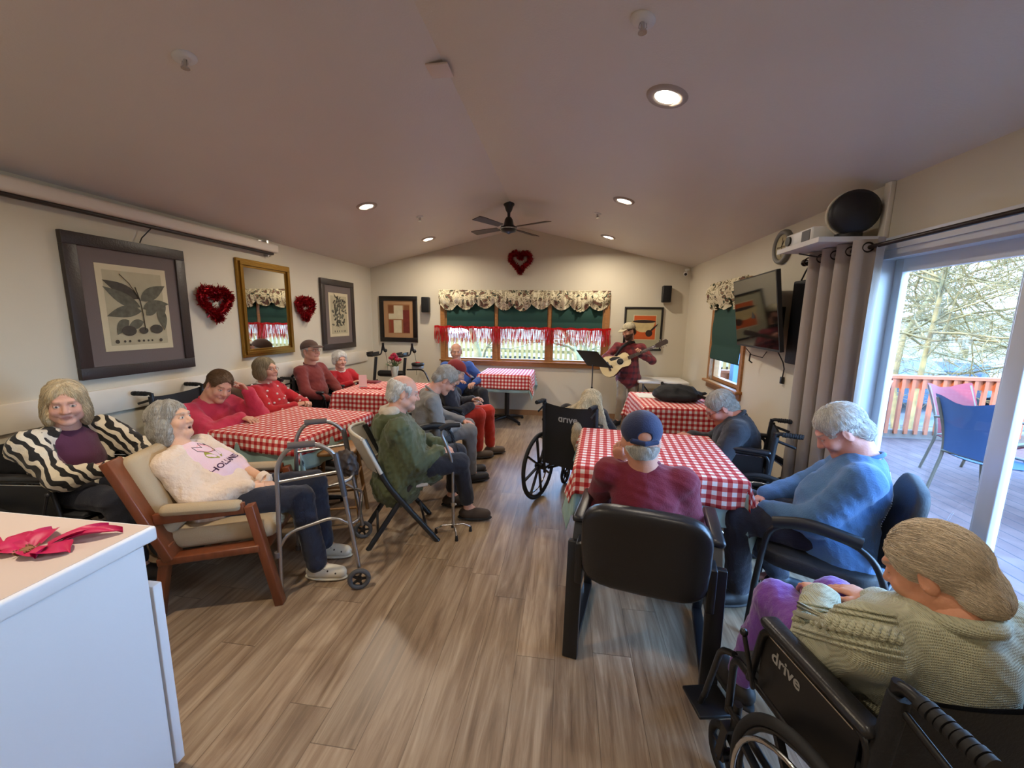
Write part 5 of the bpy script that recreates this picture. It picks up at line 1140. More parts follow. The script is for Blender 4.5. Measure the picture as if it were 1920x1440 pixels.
    if st_:
        S = Sdf(.015*hs); e = lambda x, y, z, a, b, c, k=None, op=1: S.el(L(x, y, z), np.array((a, b, c))*hs, R, k, op)
        if st_ == 'short':
            e(0, -.018, .038, .083, .100, .090); e(0, -.06, -.03, .066, .055, .06); e(0, .117, -.012, .090, .082, .090, .01, -1); e(0, .09, -.13, .12, .16, .10, .01, -1)
            for q in (-1, 1): e(q*.085, .012, -.022, .03, .036, .045, .01, -1)
            S.plane(L(0, -.06, -.085), -R[2]*1+R[1]*-.4)
        elif st_ == 'ring':
            e(0, -.016, .026, .081, .099, .086); e(0, -.055, -.03, .066, .055, .055); e(0, .03, .115, .075, .115, .085, .02, -1); e(0, .13, -.0, .10, .11, .14, .01, -1)
            for q in (-1, 1): e(q*.085, .008, -.02, .03, .030, .045, .01, -1)
            S.plane(L(0, -.06, -.085), -R[2])
        elif st_ == 'nape':
            e(0, -.020, .0, .078, .094, .075); e(0, -.055, -.035, .060, .050, .055); e(0, .075, .0, .1, .085, .14, .01, -1); S.plane(L(0, 0, -.034), R[2]); S.plane(L(0, -.06, -.082), -R[2])
        elif st_ == 'bob':
            e(0, -.022, .036, .089, .104, .093); e(0, -.055, -.03, .084, .070, .072); 
            for q in (-1, 1): e(q*.072, .0, -.035, .030, .055, .065)
            e(0, .120, -.022, .068, .085, .096, .012, -1)
        elif st_ == 'curly':
            e(0, -.018, .045, .096, .108, .096)
            for q in (-1, 1): e(q*.072, -.02, -.01, .028, .05, .055)
            e(0, -.06, -.02, .075, .06, .06); e(0, .122, -.018, .074, .085, .095, .012, -1)
        elif st_ == 'shoulder':
            e(0, -.020, .034, .086, .101, .092); e(0, -.06, -.05, .084, .066, .10)
            for q in (-1, 1): e(q*.070, -.01, -.055, .030, .050, .090)
            e(0, .122, -.020, .066, .085, .098, .012, -1)
        elif st_ == 'long':
            e(0, -.018, .036, .086, .102, .092)
            for a in look['locks']: S.rc(np.array(a[0], float), np.array(a[1], float), a[2], a[3], k=.02)
            e(0, .13, -.03, .072, .085, .085, .012, -1)
        elif st_ == 'pulled':
            e(0, -.016, .036, .082, .099, .089); e(0, -.07, -.04, .060, .05, .06); e(0, .115, -.012, .082, .080, .092, .01, -1)
            for q in (-1, 1): e(q*.088, .012, -.022, .03, .036, .045, .01, -1)
        S.nz = wrinkles(look.get('hwr', .004), seed+3, look.get('hwf', 90), 4)
        V, Fc = S.mesh(hv); ho = np_obj('hair', [(V, Fc)], hm, t, off=off)
        m = hair_strands(V, Fc, H, R, hs, int(look.get('nstr', 900)*1.5), look.get('lstr', .05), look.get('rstr', .0011), seed, hm, 'strands', ho, off, look.get('flow', 'down'), look.get('hcurl', 0))
        m.v = [tuple(np.array(p)-off) for p in m.v]; rs = random.Random(seed); k = 0
        for i in range(0, len(m.mi), 12): v_ = rs.choice((0, 0, 1, 2, 2)); m.mi[i:i+12] = [v_]*len(m.mi[i:i+12])
        m.build('hair_strands', [hm]+HAIR_TONES[hm.name], ho, kind='stuff')
    if look.get('glasses'): glasses(H, R, hs, t, base, look['glasses'])
    if look.get('cap'):
        cm = look['cap']; S = Sdf(.008); S.el(L(0, -.012, .045), np.array((.088, .106, .086))*hs, R); S.plane(L(0, 0, .034-look.get('cap_low', 0)), -R[2]+R[1]*.18)
        if look.get('cap_gap'): S.el(L(0, -.115, .006), np.array((.029, .05, .022))*hs, R, k=.004, op=-1); S.rc(L(-.05, -.088, -.010), L(0, -.107, -.020), .012, .012, k=.004).rc(L(.05, -.088, -.010), L(0, -.107, -.020), .012, .012, k=.004)
        co = np_obj('cap', [S.mesh(.0035 if vh < .0045 else .005)], cm, t, off=off)
        S = Sdf(.006); S.el(L(0, .10, .046), np.array((.070, .080, .012))*hs, np.array((R[0], nrmz(R[1]-R[2]*.22), nrmz(R[2]+R[1]*.22)))); S.el(L(0, .02, .05), np.array((.075, .09, .05))*hs, R, k=.002, op=-1)
        np_obj('cap_brim', [S.mesh(.004)], look.get('brim', cm), co, off=off)
    look['_'] = dict(t=t, R=R, L=L, H=H, off=off, sp=sp_, bn=bn, br=br, N=N, P=P, to=to, s=s, SR=SR, SL=SL, ER=ER, EL=EL, WR=WR, WL=WL)
    return look['_']
def project_on(VF, pts, d, off, lift=.002):
    """drop points along d onto a mesh"""
    V, Fc = VF; bv = BVHTree.FromPolygons([Vector(v) for v in V], [tuple(int(i) for i in q) for q in Fc]); out = []
    d = Vector(d).normalized()
    for p in pts:
        h = bv.ray_cast(Vector(p), d)
        q = h[0] if h[0] is not None else bv.find_nearest(Vector(p))[0]; out.append(q-d*lift-Vector(off))
    return out
def fab(name, c, **k):
    kw = dict(rough=.88, bump=.25, bscale=140, var=.06, vscale=7, sheen=.15); kw.update(k); return mat(name, c, **kw)
M_NAVY = fab('navy_trousers', (26, 30, 46)); M_DKSHOE = mat('dark_shoe', (34, 30, 28), .6)
M_ZEB = fab('zebra_knit', (225, 215, 195))
n = NT(M_ZEB); P_, x, y, z = n.xyz('Object')
wv = n.add('TexWave'); wv.wave_type = 'BANDS'; wv.bands_direction = 'DIAGONAL'; wv.inputs['Scale'].default_value = 9; wv.inputs['Distortion'].default_value = 6.5; wv.inputs['Detail'].default_value = 1.5; wv.inputs['Detail Scale'].default_value = 1.2
n.link(P_, wv.inputs['Vector']); n.link(n.mix(n.math('GREATER_THAN', wv.outputs['Fac'], .5), lin((26, 24, 24))+(1,), lin((222, 212, 192))+(1,)), n.b.inputs['Base Color'])
HAIR_TONES = {}
def hairm(name, c, v=.25):
    HAIR_TONES[name] = [mat(name+'_dark', tuple(q*.84 for q in c), .5, spec=.4), mat(name+'_light', tuple(min(255, q*1.09+4) for q in c), .45, spec=.4)]
    return mat(name, c, .5, var=v, vscale=18, bump=.5, bscale=90, stretch=(1, 1, .25), spec=.4)
H_WHITE = hairm('white_hair', (214, 212, 206)); H_BLOND = hairm('pale_blonde_hair', (206, 190, 158)); H_GREY = hairm('grey_hair', (176, 172, 164)); H_BROWN = hairm('brown_hair', (104, 78, 54)); H_ASH = hairm('ash_brown_hair', (150, 134, 104), .35); H_DARK = hairm('dark_brown_hair', (44, 30, 22)); H_FORE = hairm('silver_blonde_hair', (204, 188, 164), .15)
# 1 zebra cardigan
p1 = person('woman in a black and white zebra cardigan over a purple shirt by the wall', dict(s=.95, P=(-2.84, 1.88, .60), N=(-2.83, 1.885, .945), H=(-2.775, 1.865, 1.10), hf=(.78, -.60, -.16), f=(1, .05), sh=.19,
    WR=(-2.50, 1.90, .76), WL=(-2.47, 2.02, .75), poleR=(-.2, -1, -.45), poleL=(-.3, 1, -.6), hdR=(.6, .75, -.1), hdL=(.5, -.8, 0), hnR=(.1, -.2, 1), hnL=(.2, .1, 1), cuR=.8, cuL=.8,
    KR=(-2.42, 1.78, .58), KL=(-2.42, 2.02, .58), AR=(-2.36, 1.80, .20), AL=(-2.36, 2.02, .20)),
    dict(top=M_ZEB, topname='cardigan', inner=fab('purple_shirt', (84, 38, 66)), open=2.5, fat=.018, bulk=1.08, wr=.012, wf=26, pants=M_NAVY, shoes=M_DKSHOE, hair='shoulder', hair_mat=H_BLOND, skin=(212, 164, 146), collar=False, hwr=.006, nstr=1500, lstr=.07, skirt_hem=.16, jowl=1, brow=(160, 130, 110), vh=.0042, cuffs=False, sleeve=.86), 1)
# 2 cream cardigan
M_CREAM = fab('cream_fleece', (222, 200, 178), bump=.6, bscale=70, sheen=.4)
k2 = dict(top=M_CREAM, topname='cardigan', inner=fab('pale_pink_shirt', (226, 196, 208)), open=2.3, fat=.014, bulk=1.06, wr=.009, wf=30, pants=M_NAVY, shoes=mat('cream_clog', (206, 200, 182), .6), sole=mat('cream_clog', (206, 200, 182), .6), crocs=True, hair='shoulder', hair_mat=H_GREY, skin=(214, 168, 140), collar=False, hwr=.006, nstr=1800, lstr=.05, flow='down', jowl=1, mouth_open=True, vh=.0036, vb=.009, hip=1.05, leglen=.97, legr=1.12, skirt_hem=.05)
p2_ = person('elderly woman in a cream cardigan and pink tulip shirt reclining in the wooden armchair', dict(s=.95, P=(-1.97, 2.04, .52), N=(-2.215, 1.985, .825), H=(-2.275, 2.01, .985), hf=(.93, .22, .20), hu=(-.25, 0, 1), f=(.94, .33), sh=.175,
    WR=(-1.80, 1.99, .62), WL=(-1.76, 2.10, .615), poleR=(0, -.7, -1), poleL=(0, .8, -.8), hdR=(.75, .55, -.25), hdL=(.8, -.3, -.5), hnR=(.2, -.3, 1), hnL=(.3, .2, 1), cuR=.7, cuL=.7,
    KR=(-1.53, 2.07, .53), KL=(-1.60, 2.31, .53), AR=(-1.47, 2.10, .09), AL=(-1.56, 2.32, .09), fR=(.95, .1), fL=(.95, .1)), k2, 2)
d = p2_; bn, sp_, br, off = d['bn'], d['sp'], d['br'], d['off']
def chest_pt(u, v, base=None): return Vector(d['P']+sp_*(.29*d['s']+v*1.25)-br*u*1.45+bn*.4)
tm = MB()
def strokes(lines, rad, mm):
    for ln in lines:
        P_ = [chest_pt(a, b) for a, b in ln]; Q = []
        for i in range(len(P_)-1):
            for k in range(4): Q.append(P_[i].lerp(P_[i+1], k/4))
        Q.append(P_[-1]); mm.tube(project_on(k2['_inner'], Q, -bn, off, .001), rad, 0, 5)
strokes([[(-.02, -.0), (-.04, .03), (-.035, .06), (-.01, .035), (.01, .065), (.03, .04), (.04, .055), (.04, .02), (.02, -.01), (-.02, 0)]], .0016, tm); tm.build('tulip_outline', mat('print_dark_line', (60, 34, 40), .8), d['to'])
fl = MB(); pts = project_on(k2['_inner'], [chest_pt(.034*math.cos(a*PI/8)*(1 if a < 8 else .9), .025+.032*math.sin(a*PI/8)) for a in range(16)], -bn, off, .0012); fl.add(pts, [tuple(range(16))]); fl.build('tulip_flower', mat('print_pink', (232, 160, 168), .8), d['to'])
fl = MB()
for q in (-1, 1): pts = project_on(k2['_inner'], [chest_pt(q*(.012+.035*math.sin(PI*t_/6)*.6+.006*t_*.6), -.05+.010*t_) for t_ in range(7)]+[chest_pt(q*(.004+.007*t_*.5), -.05+.010*t_) for t_ in range(6, -1, -1)], -bn, off, .0012); fl.add(pts, [tuple(range(14))])
fl.build('tulip_leaves', mat('print_olive', (150, 148, 60), .8), d['to'])
V, Fc = text_mesh('HOLLAND', .036); q = project_on(k2['_inner'], [chest_pt(v.x, -.082+v.y) for v in V], -bn, off, .0018); MB().add(q, Fc).build('lettering', mat('print_purple', (92, 60, 96), .8), d['to'])
# 3 pink sweatshirt
person('heavy set woman in a deep pink sweatshirt resting her head on her hand', dict(s=.98, P=(-2.92, 2.86, .60), N=(-2.84, 2.83, .90), H=(-2.745, 2.85, 1.035), hf=(.84, -.36, -.38), hu=(0, .25, 1), f=(1, .06), sh=.20, tilt=0,
    WR=(-2.53, 2.80, .800), WL=(-2.655, 3.03, .965), poleR=(-.2, -1, -.5), poleL=(.7, .5, -1.2), hdR=(.95, -.05, -.1), hdL=(-.25, -.55, .85), hnR=(0, 0, 1), hnL=(.3, .8, .3), cuR=.45, cuL=.7,
    KR=(-2.50, 2.76, .58), KL=(-2.50, 2.98, .58), AR=(-2.42, 2.76, .20), AL=(-2.42, 2.98, .20)),
    dict(top=fab('deep_pink_sweatshirt', (188, 42, 70)), topname='sweatshirt', bulk=1.22, fat=.012, wr=.009, pants=M_NAVY, shoes=M_DKSHOE, hair='pulled', hair_mat=H_BROWN, skin=(206, 154, 130), jowl=2, neck=.068, nstr=1400, lstr=.07, flow='back', brow=(110, 84, 64), vh=.0046), 3)
# 4 dotted red sweater
M_RED = fab('bright_red_knit', (176, 14, 28)); k4 = dict(top=M_RED, topname='sweater', bulk=1.05, fat=.008, pants=M_NAVY, shoes=M_DKSHOE, hair='bob', hair_mat=H_ASH, skin=(204, 152, 128), glasses=(120, 50, 40), collar_mat=mat('white_collar', (226, 214, 206), .8), nstr=1500, lstr=.06, vh=.0048, hs=1)
p4 = person('woman with ash brown bob and glasses in a red sweater with white dots', dict(s=.95, P=(-2.93, 3.64, .56), N=(-2.99, 3.63, .915), H=(-2.955, 3.63, 1.065), hf=(.96, .0, .08), f=(1, .12), sh=.175,
    WR=(-2.66, 3.62, .715), WL=(-2.63, 3.74, .72), poleR=(0, -1, -.8), poleL=(0, 1, -.8), hdR=(.7, .55, .2), hdL=(.7, -.5, .2), hnR=(0, -.4, 1), hnL=(0, .4, 1), cuR=1, cuL=1,
    KR=(-2.52, 3.62, .58), KL=(-2.50, 3.82, .58), AR=(-2.46, 3.64, .09), AL=(-2.46, 3.84, .09)), k4, 4)
rr = np.random.RandomState(1); V, Fc = k4['_top']; m = MB(); got = []
for i in rr.permutation(len(V)):
    if all(np.linalg.norm(V[i]-g) > .06 for g in got): got.append(V[i])
    if len(got) > 70: break
for g in got: m.ball(tuple(g-p4['off']), .012, n=8, m=5)
m.build('white_dots', mat('white_dot_knit', (226, 206, 200), .8), p4['to'])
# 5 brown cap man
person('man in a brown cap, glasses and rust red long sleeved shirt by the left wall', dict(s=1.0, P=(-2.98, 4.40, .58), N=(-3.02, 4.42, 1.02), H=(-2.985, 4.40, 1.19), hf=(.93, -.28, .12), f=(1, .0), sh=.185, WR=(-2.70, 4.25, .66), WL=(-2.66, 4.48, .66), poleR=(0, -1, -.8), poleL=(0, 1, -.8),
    KR=(-2.54, 4.30, .58), KL=(-2.54, 4.52, .58), AR=(-2.50, 4.30, .12), AL=(-2.50, 4.52, .12)),
    dict(top=fab('rust_red_shirt', (112, 36, 32)), topname='shirt', bulk=1.08, pants=M_NAVY, shoes=M_DKSHOE, hair='ring', hair_mat=H_GREY, skin=(212, 158, 132), glasses=(150, 50, 40), cap=fab('brown_cap', (74, 50, 40)), nstr=300, lstr=.02, vh=.005), 5)
# 6 white haired woman in red
person('small white haired woman in a red sweater with white collar near the back left corner', dict(s=.90, P=(-3.02, 5.16, .50), N=(-3.03, 5.08, .875), H=(-3.01, 5.055, 1.02), hf=(.80, -.58, -.05), f=(.9, -.35), sh=.17, WR=(-2.78, 4.92, .74), WL=(-2.68, 5.10, .74), poleR=(-.3, -1, -.8), poleL=(0, 1, -.8),
    KR=(-2.66, 4.98, .50), KL=(-2.62, 5.18, .50), AR=(-2.60, 4.98, .1), AL=(-2.56, 5.18, .1)),
    dict(top=M_RED, topname='sweater', pants=M_NAVY, shoes=M_DKSHOE, hair='curly', hair_mat=H_WHITE, skin=(212, 160, 140), collar_mat=mat('white_collar', (226, 214, 206), .8), nstr=700, lstr=.03, hcurl=.5, flow='crown', vh=.005), 6)
# 7 green parka
M_OLIVE = fab('olive_parka', (76, 84, 54), rough=.7, bump=.15, bscale=60, var=.08); k7 = dict(top=M_OLIVE, topname='parka', bulk=1.17, fat=.016, wr=.015, wf=28, lap=.20, pants=fab('dark_navy_trousers', (24, 28, 40)), shoes=mat('brown_slipper', (62, 50, 42), .8), hair='ring', hair_mat=H_WHITE, skin=(216, 164, 142), nstr=900, lstr=.028, hcurl=.25, flow='down', vh=.0036, vb=.009, eyes=True, skirt_hem=.12, leglen=.78, legr=1.05, jowl=1, collar=False)
p7 = person('bald man with white fringe of hair in an olive green parka on the folding chair', dict(s=1.0, P=(-1.16, 2.70, .53), N=(-1.20, 2.705, .895), H=(-1.150, 2.735, 1.065), hf=(.86, .44, -.24), f=(.89, .45), sh=.185,
    WR=(-.90, 2.80, .615), WL=(-.93, 2.95, .62), poleR=(-.1, -.5, -1), poleL=(-.2, .7, -.9), hdR=(.7, .65, -.3), hdL=(.8, -.1, -.5), hnR=(.1, -.2, 1), hnL=(.2, 0, 1),
    KR=(-.76, 2.82, .53), KL=(-.84, 3.04, .53), AR=(-.73, 2.965, .10), AL=(-.93, 3.17, .10), fR=(.98, .12), fL=(.9, .3)), k7, 7)
S = Sdf(.02); N_, sp_, bn, br = p7['N'], p7['sp'], p7['bn'], p7['br']
for k in range(13):
    a = PI*(k/12); c = N_+br*math.cos(a)*.095-bn*(math.sin(a)*.115-.02)+np.array((0, 0, .0-.02*math.sin(a))); 
    if k: S.rc(pc, c, .035+.012*math.sin(a), .035+.012*math.sin(a), flat=(sp_, 1.15))
    pc = c
S.el(N_-bn*.125-sp_*.07, (.10, .05, .10), np.array((br, bn, sp_))); S.nz = wrinkles(.010, 71, 40); ho = np_obj('hood', [S.mesh(.007)], M_OLIVE, p7['t'], off=p7['off'])
S = Sdf(.02)
for k in range(11):
    a = PI*(.08+.84*k/10); c = N_+br*math.cos(a)*.088-bn*(math.sin(a)*.108-.022)+np.array((0, 0, .056-.015*math.sin(a)))
    if k: S.rc(pc, c, .028, .028, flat=(sp_, 1.2))
    pc = c
S.nz = wrinkles(.006, 72, 60); np_obj('hood_lining', [S.mesh(.006)], fab('cream_lining', (196, 184, 166)), ho, off=p7['off'])
for a in ('AR', 'AL'): pass
# 8 grey shirt man
person('grey haired man in glasses and grey shirt leaning forward behind the green parka', dict(s=1.0, P=(-1.30, 3.47, .53), N=(-1.215, 3.52, .925), H=(-1.095, 3.59, 1.035), hf=(.72, .30, -.72), f=(.88, .47), sh=.18,
    WR=(-.97, 3.58, .60), WL=(-.98, 3.76, .61), poleR=(-.1, -.6, -1), poleL=(-.2, .7, -1), hdR=(.8, .5, -.2), hdL=(.9, -.1, -.2), hnR=(0, -.2, 1), hnL=(0, .1, 1),
    KR=(-.88, 3.64, .54), KL=(-.95, 3.84, .54), AR=(-.88, 3.70, .1), AL=(-.95, 3.90, .1)),
    dict(top=fab('heather_grey_shirt', (128, 126, 124)), topname='shirt', bulk=1.05, wr=.008, pants=fab('grey_trousers', (112, 108, 104)), shoes=M_DKSHOE, hair='short', hair_mat=H_GREY, skin=(206, 150, 128), glasses=(70, 48, 40), nstr=1200, lstr=.03, hcurl=.3, flow='crown', vh=.0042), 8)
# 9 red cap, orange trousers
person('person in a dark red cap, navy jacket and orange red trousers, head bowed', dict(s=.97, P=(-1.32, 4.20, .53), N=(-1.26, 4.20, .90), H=(-1.17, 4.20, 1.03), hf=(.82, .25, -.52), f=(.95, .32), sh=.18,
    WR=(-1.0, 4.22, .66), WL=(-1.02, 4.36, .70), poleR=(-.2, -.5, -1), poleL=(-.2, .7, -1),
    KR=(-.93, 4.28, .55), KL=(-.86, 4.46, .55), AR=(-.96, 4.38, .10), AL=(-.85, 4.56, .10), fR=(.93, .36), fL=(.93, .36)),
    dict(top=fab('dark_navy_jacket', (34, 36, 48)), topname='jacket', bulk=1.12, fat=.01, pants=fab('orange_red_corduroy', (184, 44, 26)), shoes=mat('grey_brown_sneaker', (92, 80, 70), .7), sole=mat('dark_sole', (40, 38, 38), .7), hair='ring', hair_mat=H_GREY, cap=fab('dark_red_cap', (130, 30, 32)), nstr=200, lstr=.02, vh=.0048, leglen=.90, legr=1.1), 9)
# 10 blue sweater by the window
person('bald man in a blue sweater seated beside the table below the back window', dict(s=.97, P=(-1.60, 5.92, .53), N=(-1.605, 5.83, .945), H=(-1.600, 5.78, 1.115), hf=(.30, -.93, -.12), f=(.45, -.9), sh=.185, WR=(-1.55, 5.58, .70), WL=(-1.30, 5.66, .68), poleR=(-1, 0, -.8), poleL=(1, .3, -.8),
    KR=(-1.52, 5.50, .55), KL=(-1.16, 5.62, .55), AR=(-1.50, 5.36, .10), AL=(-1.04, 5.52, .10)),
    dict(top=fab('royal_blue_sweater', (50, 84, 156)), topname='sweater', bulk=1.12, pants=fab('dark_navy_trousers', (24, 28, 40)), shoes=M_DKSHOE, hair='ring', hair_mat=H_WHITE, skin=(196, 148, 126), nstr=200, lstr=.02, vh=.0055, topfat=1.15), 10)
# 11 guitarist
M_PLAID = fab('maroon_plaid_flannel', (120, 36, 40)); n = NT(M_PLAID); P_, x, y, z = n.xyz('Object')
g = n.math('MULTIPLY', n.math('ADD', n.math('LESS_THAN', n.math('FRACT', n.math('MULTIPLY', z, 11)), .4), n.math('LESS_THAN', n.math('FRACT', n.math('MULTIPLY', n.math('ADD', x, y), 9)), .4)), .5)
n.link(n.mix(g, lin((124, 38, 42))+(1,), lin((66, 24, 32))+(1,)), n.b.inputs['Base Color'])
k11 = dict(top=M_PLAID, topname='flannel_shirt', bulk=1.02, fat=.006, pants=fab('khaki_trousers', (150, 132, 106)), shoes=M_DKSHOE, hair='short', hair_mat=H_DARK, skin=(204, 150, 124), beard=(52, 34, 26), brow=(52, 34, 26), eyes=False, cap=fab('tan_camo_cap', (166, 156, 128), var=.35, vscale=25), nstr=300, lstr=.02, vh=.0048, collar_r=.014, leglen=.97, skirt_hem=.06)
p11 = person('bearded guitarist in a tan cap and maroon plaid shirt standing by the back wall', dict(s=.93, P=(.95, 6.27, .80), N=(.945, 6.25, 1.265), H=(.915, 6.205, 1.455), hf=(-.80, -.48, -.30), f=(-.35, -.93), sh=.19,
    WR=(.735, 6.06, 1.045), WL=(1.06, 5.985, 1.12), poleR=(-.9, .2, -.6), poleL=(1, .2, -.6), hdR=(.35, -.35, -.55), hdL=(-.05, -.25, .6), hnR=(-.2, -.85, .3), hnL=(.6, .3, .3), cuR=.8, cuL=1.3,
    KR=(.865, 6.22, .43), KL=(1.05, 6.32, .43), AR=(.84, 6.27, .09), AL=(1.09, 6.36, .09), fR=(-.5, -.8), fL=(-.1, -.95)), k11, 11)
gt = thing('acoustic_guitar', 'cream topped acoustic guitar held by the bearded man', 'guitar', (.72, 6.0, .98))
ga = Vector((.52, -.10, .27)).normalized(); gn = Vector((-.25, -.93, .22)); gn = (gn-ga*gn.dot(ga)).normalized(); gs = gn.cross(ga).normalized()
def G(a, b, c): return ga*a+gs*b+gn*c
pr_ = [(-.23, 0), (-.225, .06), (-.20, .115), (-.15, .15), (-.09, .158), (-.03, .14), (.03, .105), (.075, .09), (.12, .098), (.165, .105), (.20, .095), (.225, .06), (.235, .0)]
ol = pr_+[(a, -b) for a, b in pr_[-2:0:-1]]
MB().poly([G(a, b, -.085) for a, b in ol], .085, gn).build('body', mat('guitar_side', (70, 36, 22), .25, coat=.5), gt)
MB().poly([G(a*.985, b*.985, .001) for a, b in ol], .003, gn).build('soundboard', mat('guitar_spruce', (214, 190, 140), .22, coat=.5, var=.05), gt)
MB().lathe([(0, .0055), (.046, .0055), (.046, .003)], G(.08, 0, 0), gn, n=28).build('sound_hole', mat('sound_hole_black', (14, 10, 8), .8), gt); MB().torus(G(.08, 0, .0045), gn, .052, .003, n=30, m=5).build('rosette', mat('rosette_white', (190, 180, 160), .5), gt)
MB().poly([G(a, b, .0045) for a, b in ((.11, .055), (.03, .05), (-.04, .06), (-.05, .10), (-.0, .105), (.06, .085))], .002, gn).build('pickguard', M_BLACK, gt)
MB().poly([G(a, b, .004) for a, b in ((-.11, -.07), (-.08, -.07), (-.08, .07), (-.11, .07))], .008, gn).build('bridge', M_DARKW if 'M_DARKW' in globals() else mat('rosewood', (50, 28, 20), .5), gt)
nk = MB().add([G(a, b, c) for a, b, c in ((.20, -.026, .004), (.20, .026, .004), (.60, .021, .004), (.60, -.021, .004), (.20, -.026, .012), (.20, .026, .012), (.60, .021, .012), (.60, -.021, .012))], BX).tube([G(.22, 0, -.005), G(.60, 0, -.003)], .019).build('neck', mat('rosewood', (50, 28, 20), .5), gt)
m = MB()
for k in range(14): a = .60-.40*(1-2**(-k/12))*1.35; m.bar(G(a, -.021, .013), G(a, .021, .013), .0015, .0015)
m.build('frets', M_CHROME, nk)
hd = MB().poly([G(a, b, .0) for a, b in ((.60, -.022), (.60, .022), (.64, .032), (.77, .034), (.785, .0), (.77, -.034), (.64, -.032))], .014, gn).build('headstock', mat('rosewood', (50, 28, 20), .5), gt); m = MB()
for k in range(3):
    for q in (-1, 1): m.cyl(G(.655+.04*k, q*.03, .007), G(.655+.04*k, q*.055, .007), .003).ball(tuple(G(.655+.04*k, q*.058, .007)), .008, n=8, m=5)
m.build('tuning_pegs', M_CHROME, hd); m = MB()
for k in range(6): b = -.018+.0072*k; m.tube([G(-.095, b*1.3, .012), G(.61, b, .016)], .0008, n=3)
m.build('strings', M_CHROME, gt)
MB().tube([tuple(p-Vector((.72, 6.0, .98))) for p in [Vector(q) for q in ((.60, 6.06, .87), (.72, 6.14, 1.05), (.82, 6.10, 1.22), (.93, 6.15, 1.295), (1.0, 6.22, 1.29), (1.06, 6.30, 1.2))]], .014, flat=1.8).build('strap', mat('dark_strap', (28, 22, 24), .7), gt)
# 12 long haired woman
person('woman with long pale blonde hair slumped forward, seen from behind in a wheelchair', dict(s=.93, P=(.14, 3.48, .60), N=(.18, 3.50, .85), H=(.235, 3.55, .875), hf=(.55, .50, -.62), f=(.4, .92), sh=.17, WR=(.42, 3.72, .66), WL=(.18, 3.85, .66), poleR=(.6, -.2, -1), poleL=(-.6, .2, -1),
    KR=(.42, 3.85, .58), KL=(.22, 3.93, .58), AR=(.46, 3.98, .2), AL=(.26, 4.06, .2)),
    dict(top=fab('dark_top', (30, 30, 36)), topname='sweater', pants=M_NAVY, shoes=M_DKSHOE, hair='long', hair_mat=H_BLOND, skin=(210, 168, 148), nstr=4200, lstr=.12, rstr=.0012, flow='grav', jit=.06, vh=.0042, collar=False,
     locks=[((.20, 3.46, .91), (.13, 3.31, .80), .060, .052), ((.13, 3.31, .80), (.115, 3.22, .64), .050, .038), ((.115, 3.22, .64), (.135, 3.20, .50), .036, .012), ((.26, 3.46, .91), (.30, 3.33, .80), .055, .038), ((.30, 3.33, .80), (.365, 3.27, .66), .036, .020), ((.19, 3.44, .88), (.01, 3.38, .84), .04, .018), ((.14, 3.32, .80), (.19, 3.22, .62), .034, .014)]), 12)
# 13 navy cap man
person('man in a navy blue cap and maroon sweatshirt seen from behind', dict(s=1.0, P=(.43, 1.93, .55), N=(.405, 1.97, .895), H=(.385, 1.995, 1.02), hs=1.12, hf=(.02, .93, -.30), f=(.21, .98), sh=.175, WR=(.60, 2.22, .62), WL=(.325, 2.18, .82), poleR=(.35, -.1, -1), poleL=(-.45, .1, -1), hdL=(-.25, .1, .9), hnL=(-.6, -.7, .1), cuL=.9,
    KR=(.62, 2.33, .54), KL=(.36, 2.38, .54), AR=(.64, 2.42, .1), AL=(.36, 2.46, .1)),
    dict(top=fab('maroon_sweatshirt', (112, 24, 48)), topname='sweatshirt', bulk=1.05, fat=.006, wr=.008, wf=26, pants=M_NAVY, shoes=M_DKSHOE, hair='nape', hair_mat=H_WHITE, skin=(204, 146, 122), cap=fab('navy_cap', (24, 38, 78), rough=.8), cap_gap=True, cap_low=.046, nstr=1500, lstr=.022, vh=.0036, vb=.008, neck=.060, collar_r=.012), 13)
# 14 dark jacket
person('grey haired man in glasses and dark jacket leaning forward in the wheelchair by the curtain', dict(s=.98, P=(1.32, 3.08, .60), N=(1.275, 3.11, .90), H=(1.175, 3.16, .965), hf=(-.80, .08, -.60), f=(-.92, .38), sh=.19, WR=(1.02, 3.28, .70), WL=(.98, 3.10, .70), poleR=(.2, .7, -1), poleL=(0, -.6, -1),
    KR=(.92, 3.33, .58), KL=(.90, 3.17, .58), AR=(.86, 3.34, .2), AL=(.84, 3.2, .2)),
    dict(top=fab('charcoal_jacket', (44, 48, 56)), topname='jacket', bulk=1.15, fat=.01, wr=.008, pants=M_NAVY, shoes=M_DKSHOE, hair='short', hair_mat=H_GREY, skin=(196, 134, 116), glasses=(60, 50, 48), nstr=1500, lstr=.035, hcurl=.2, flow='crown', vh=.004, collar_r=.014), 14)
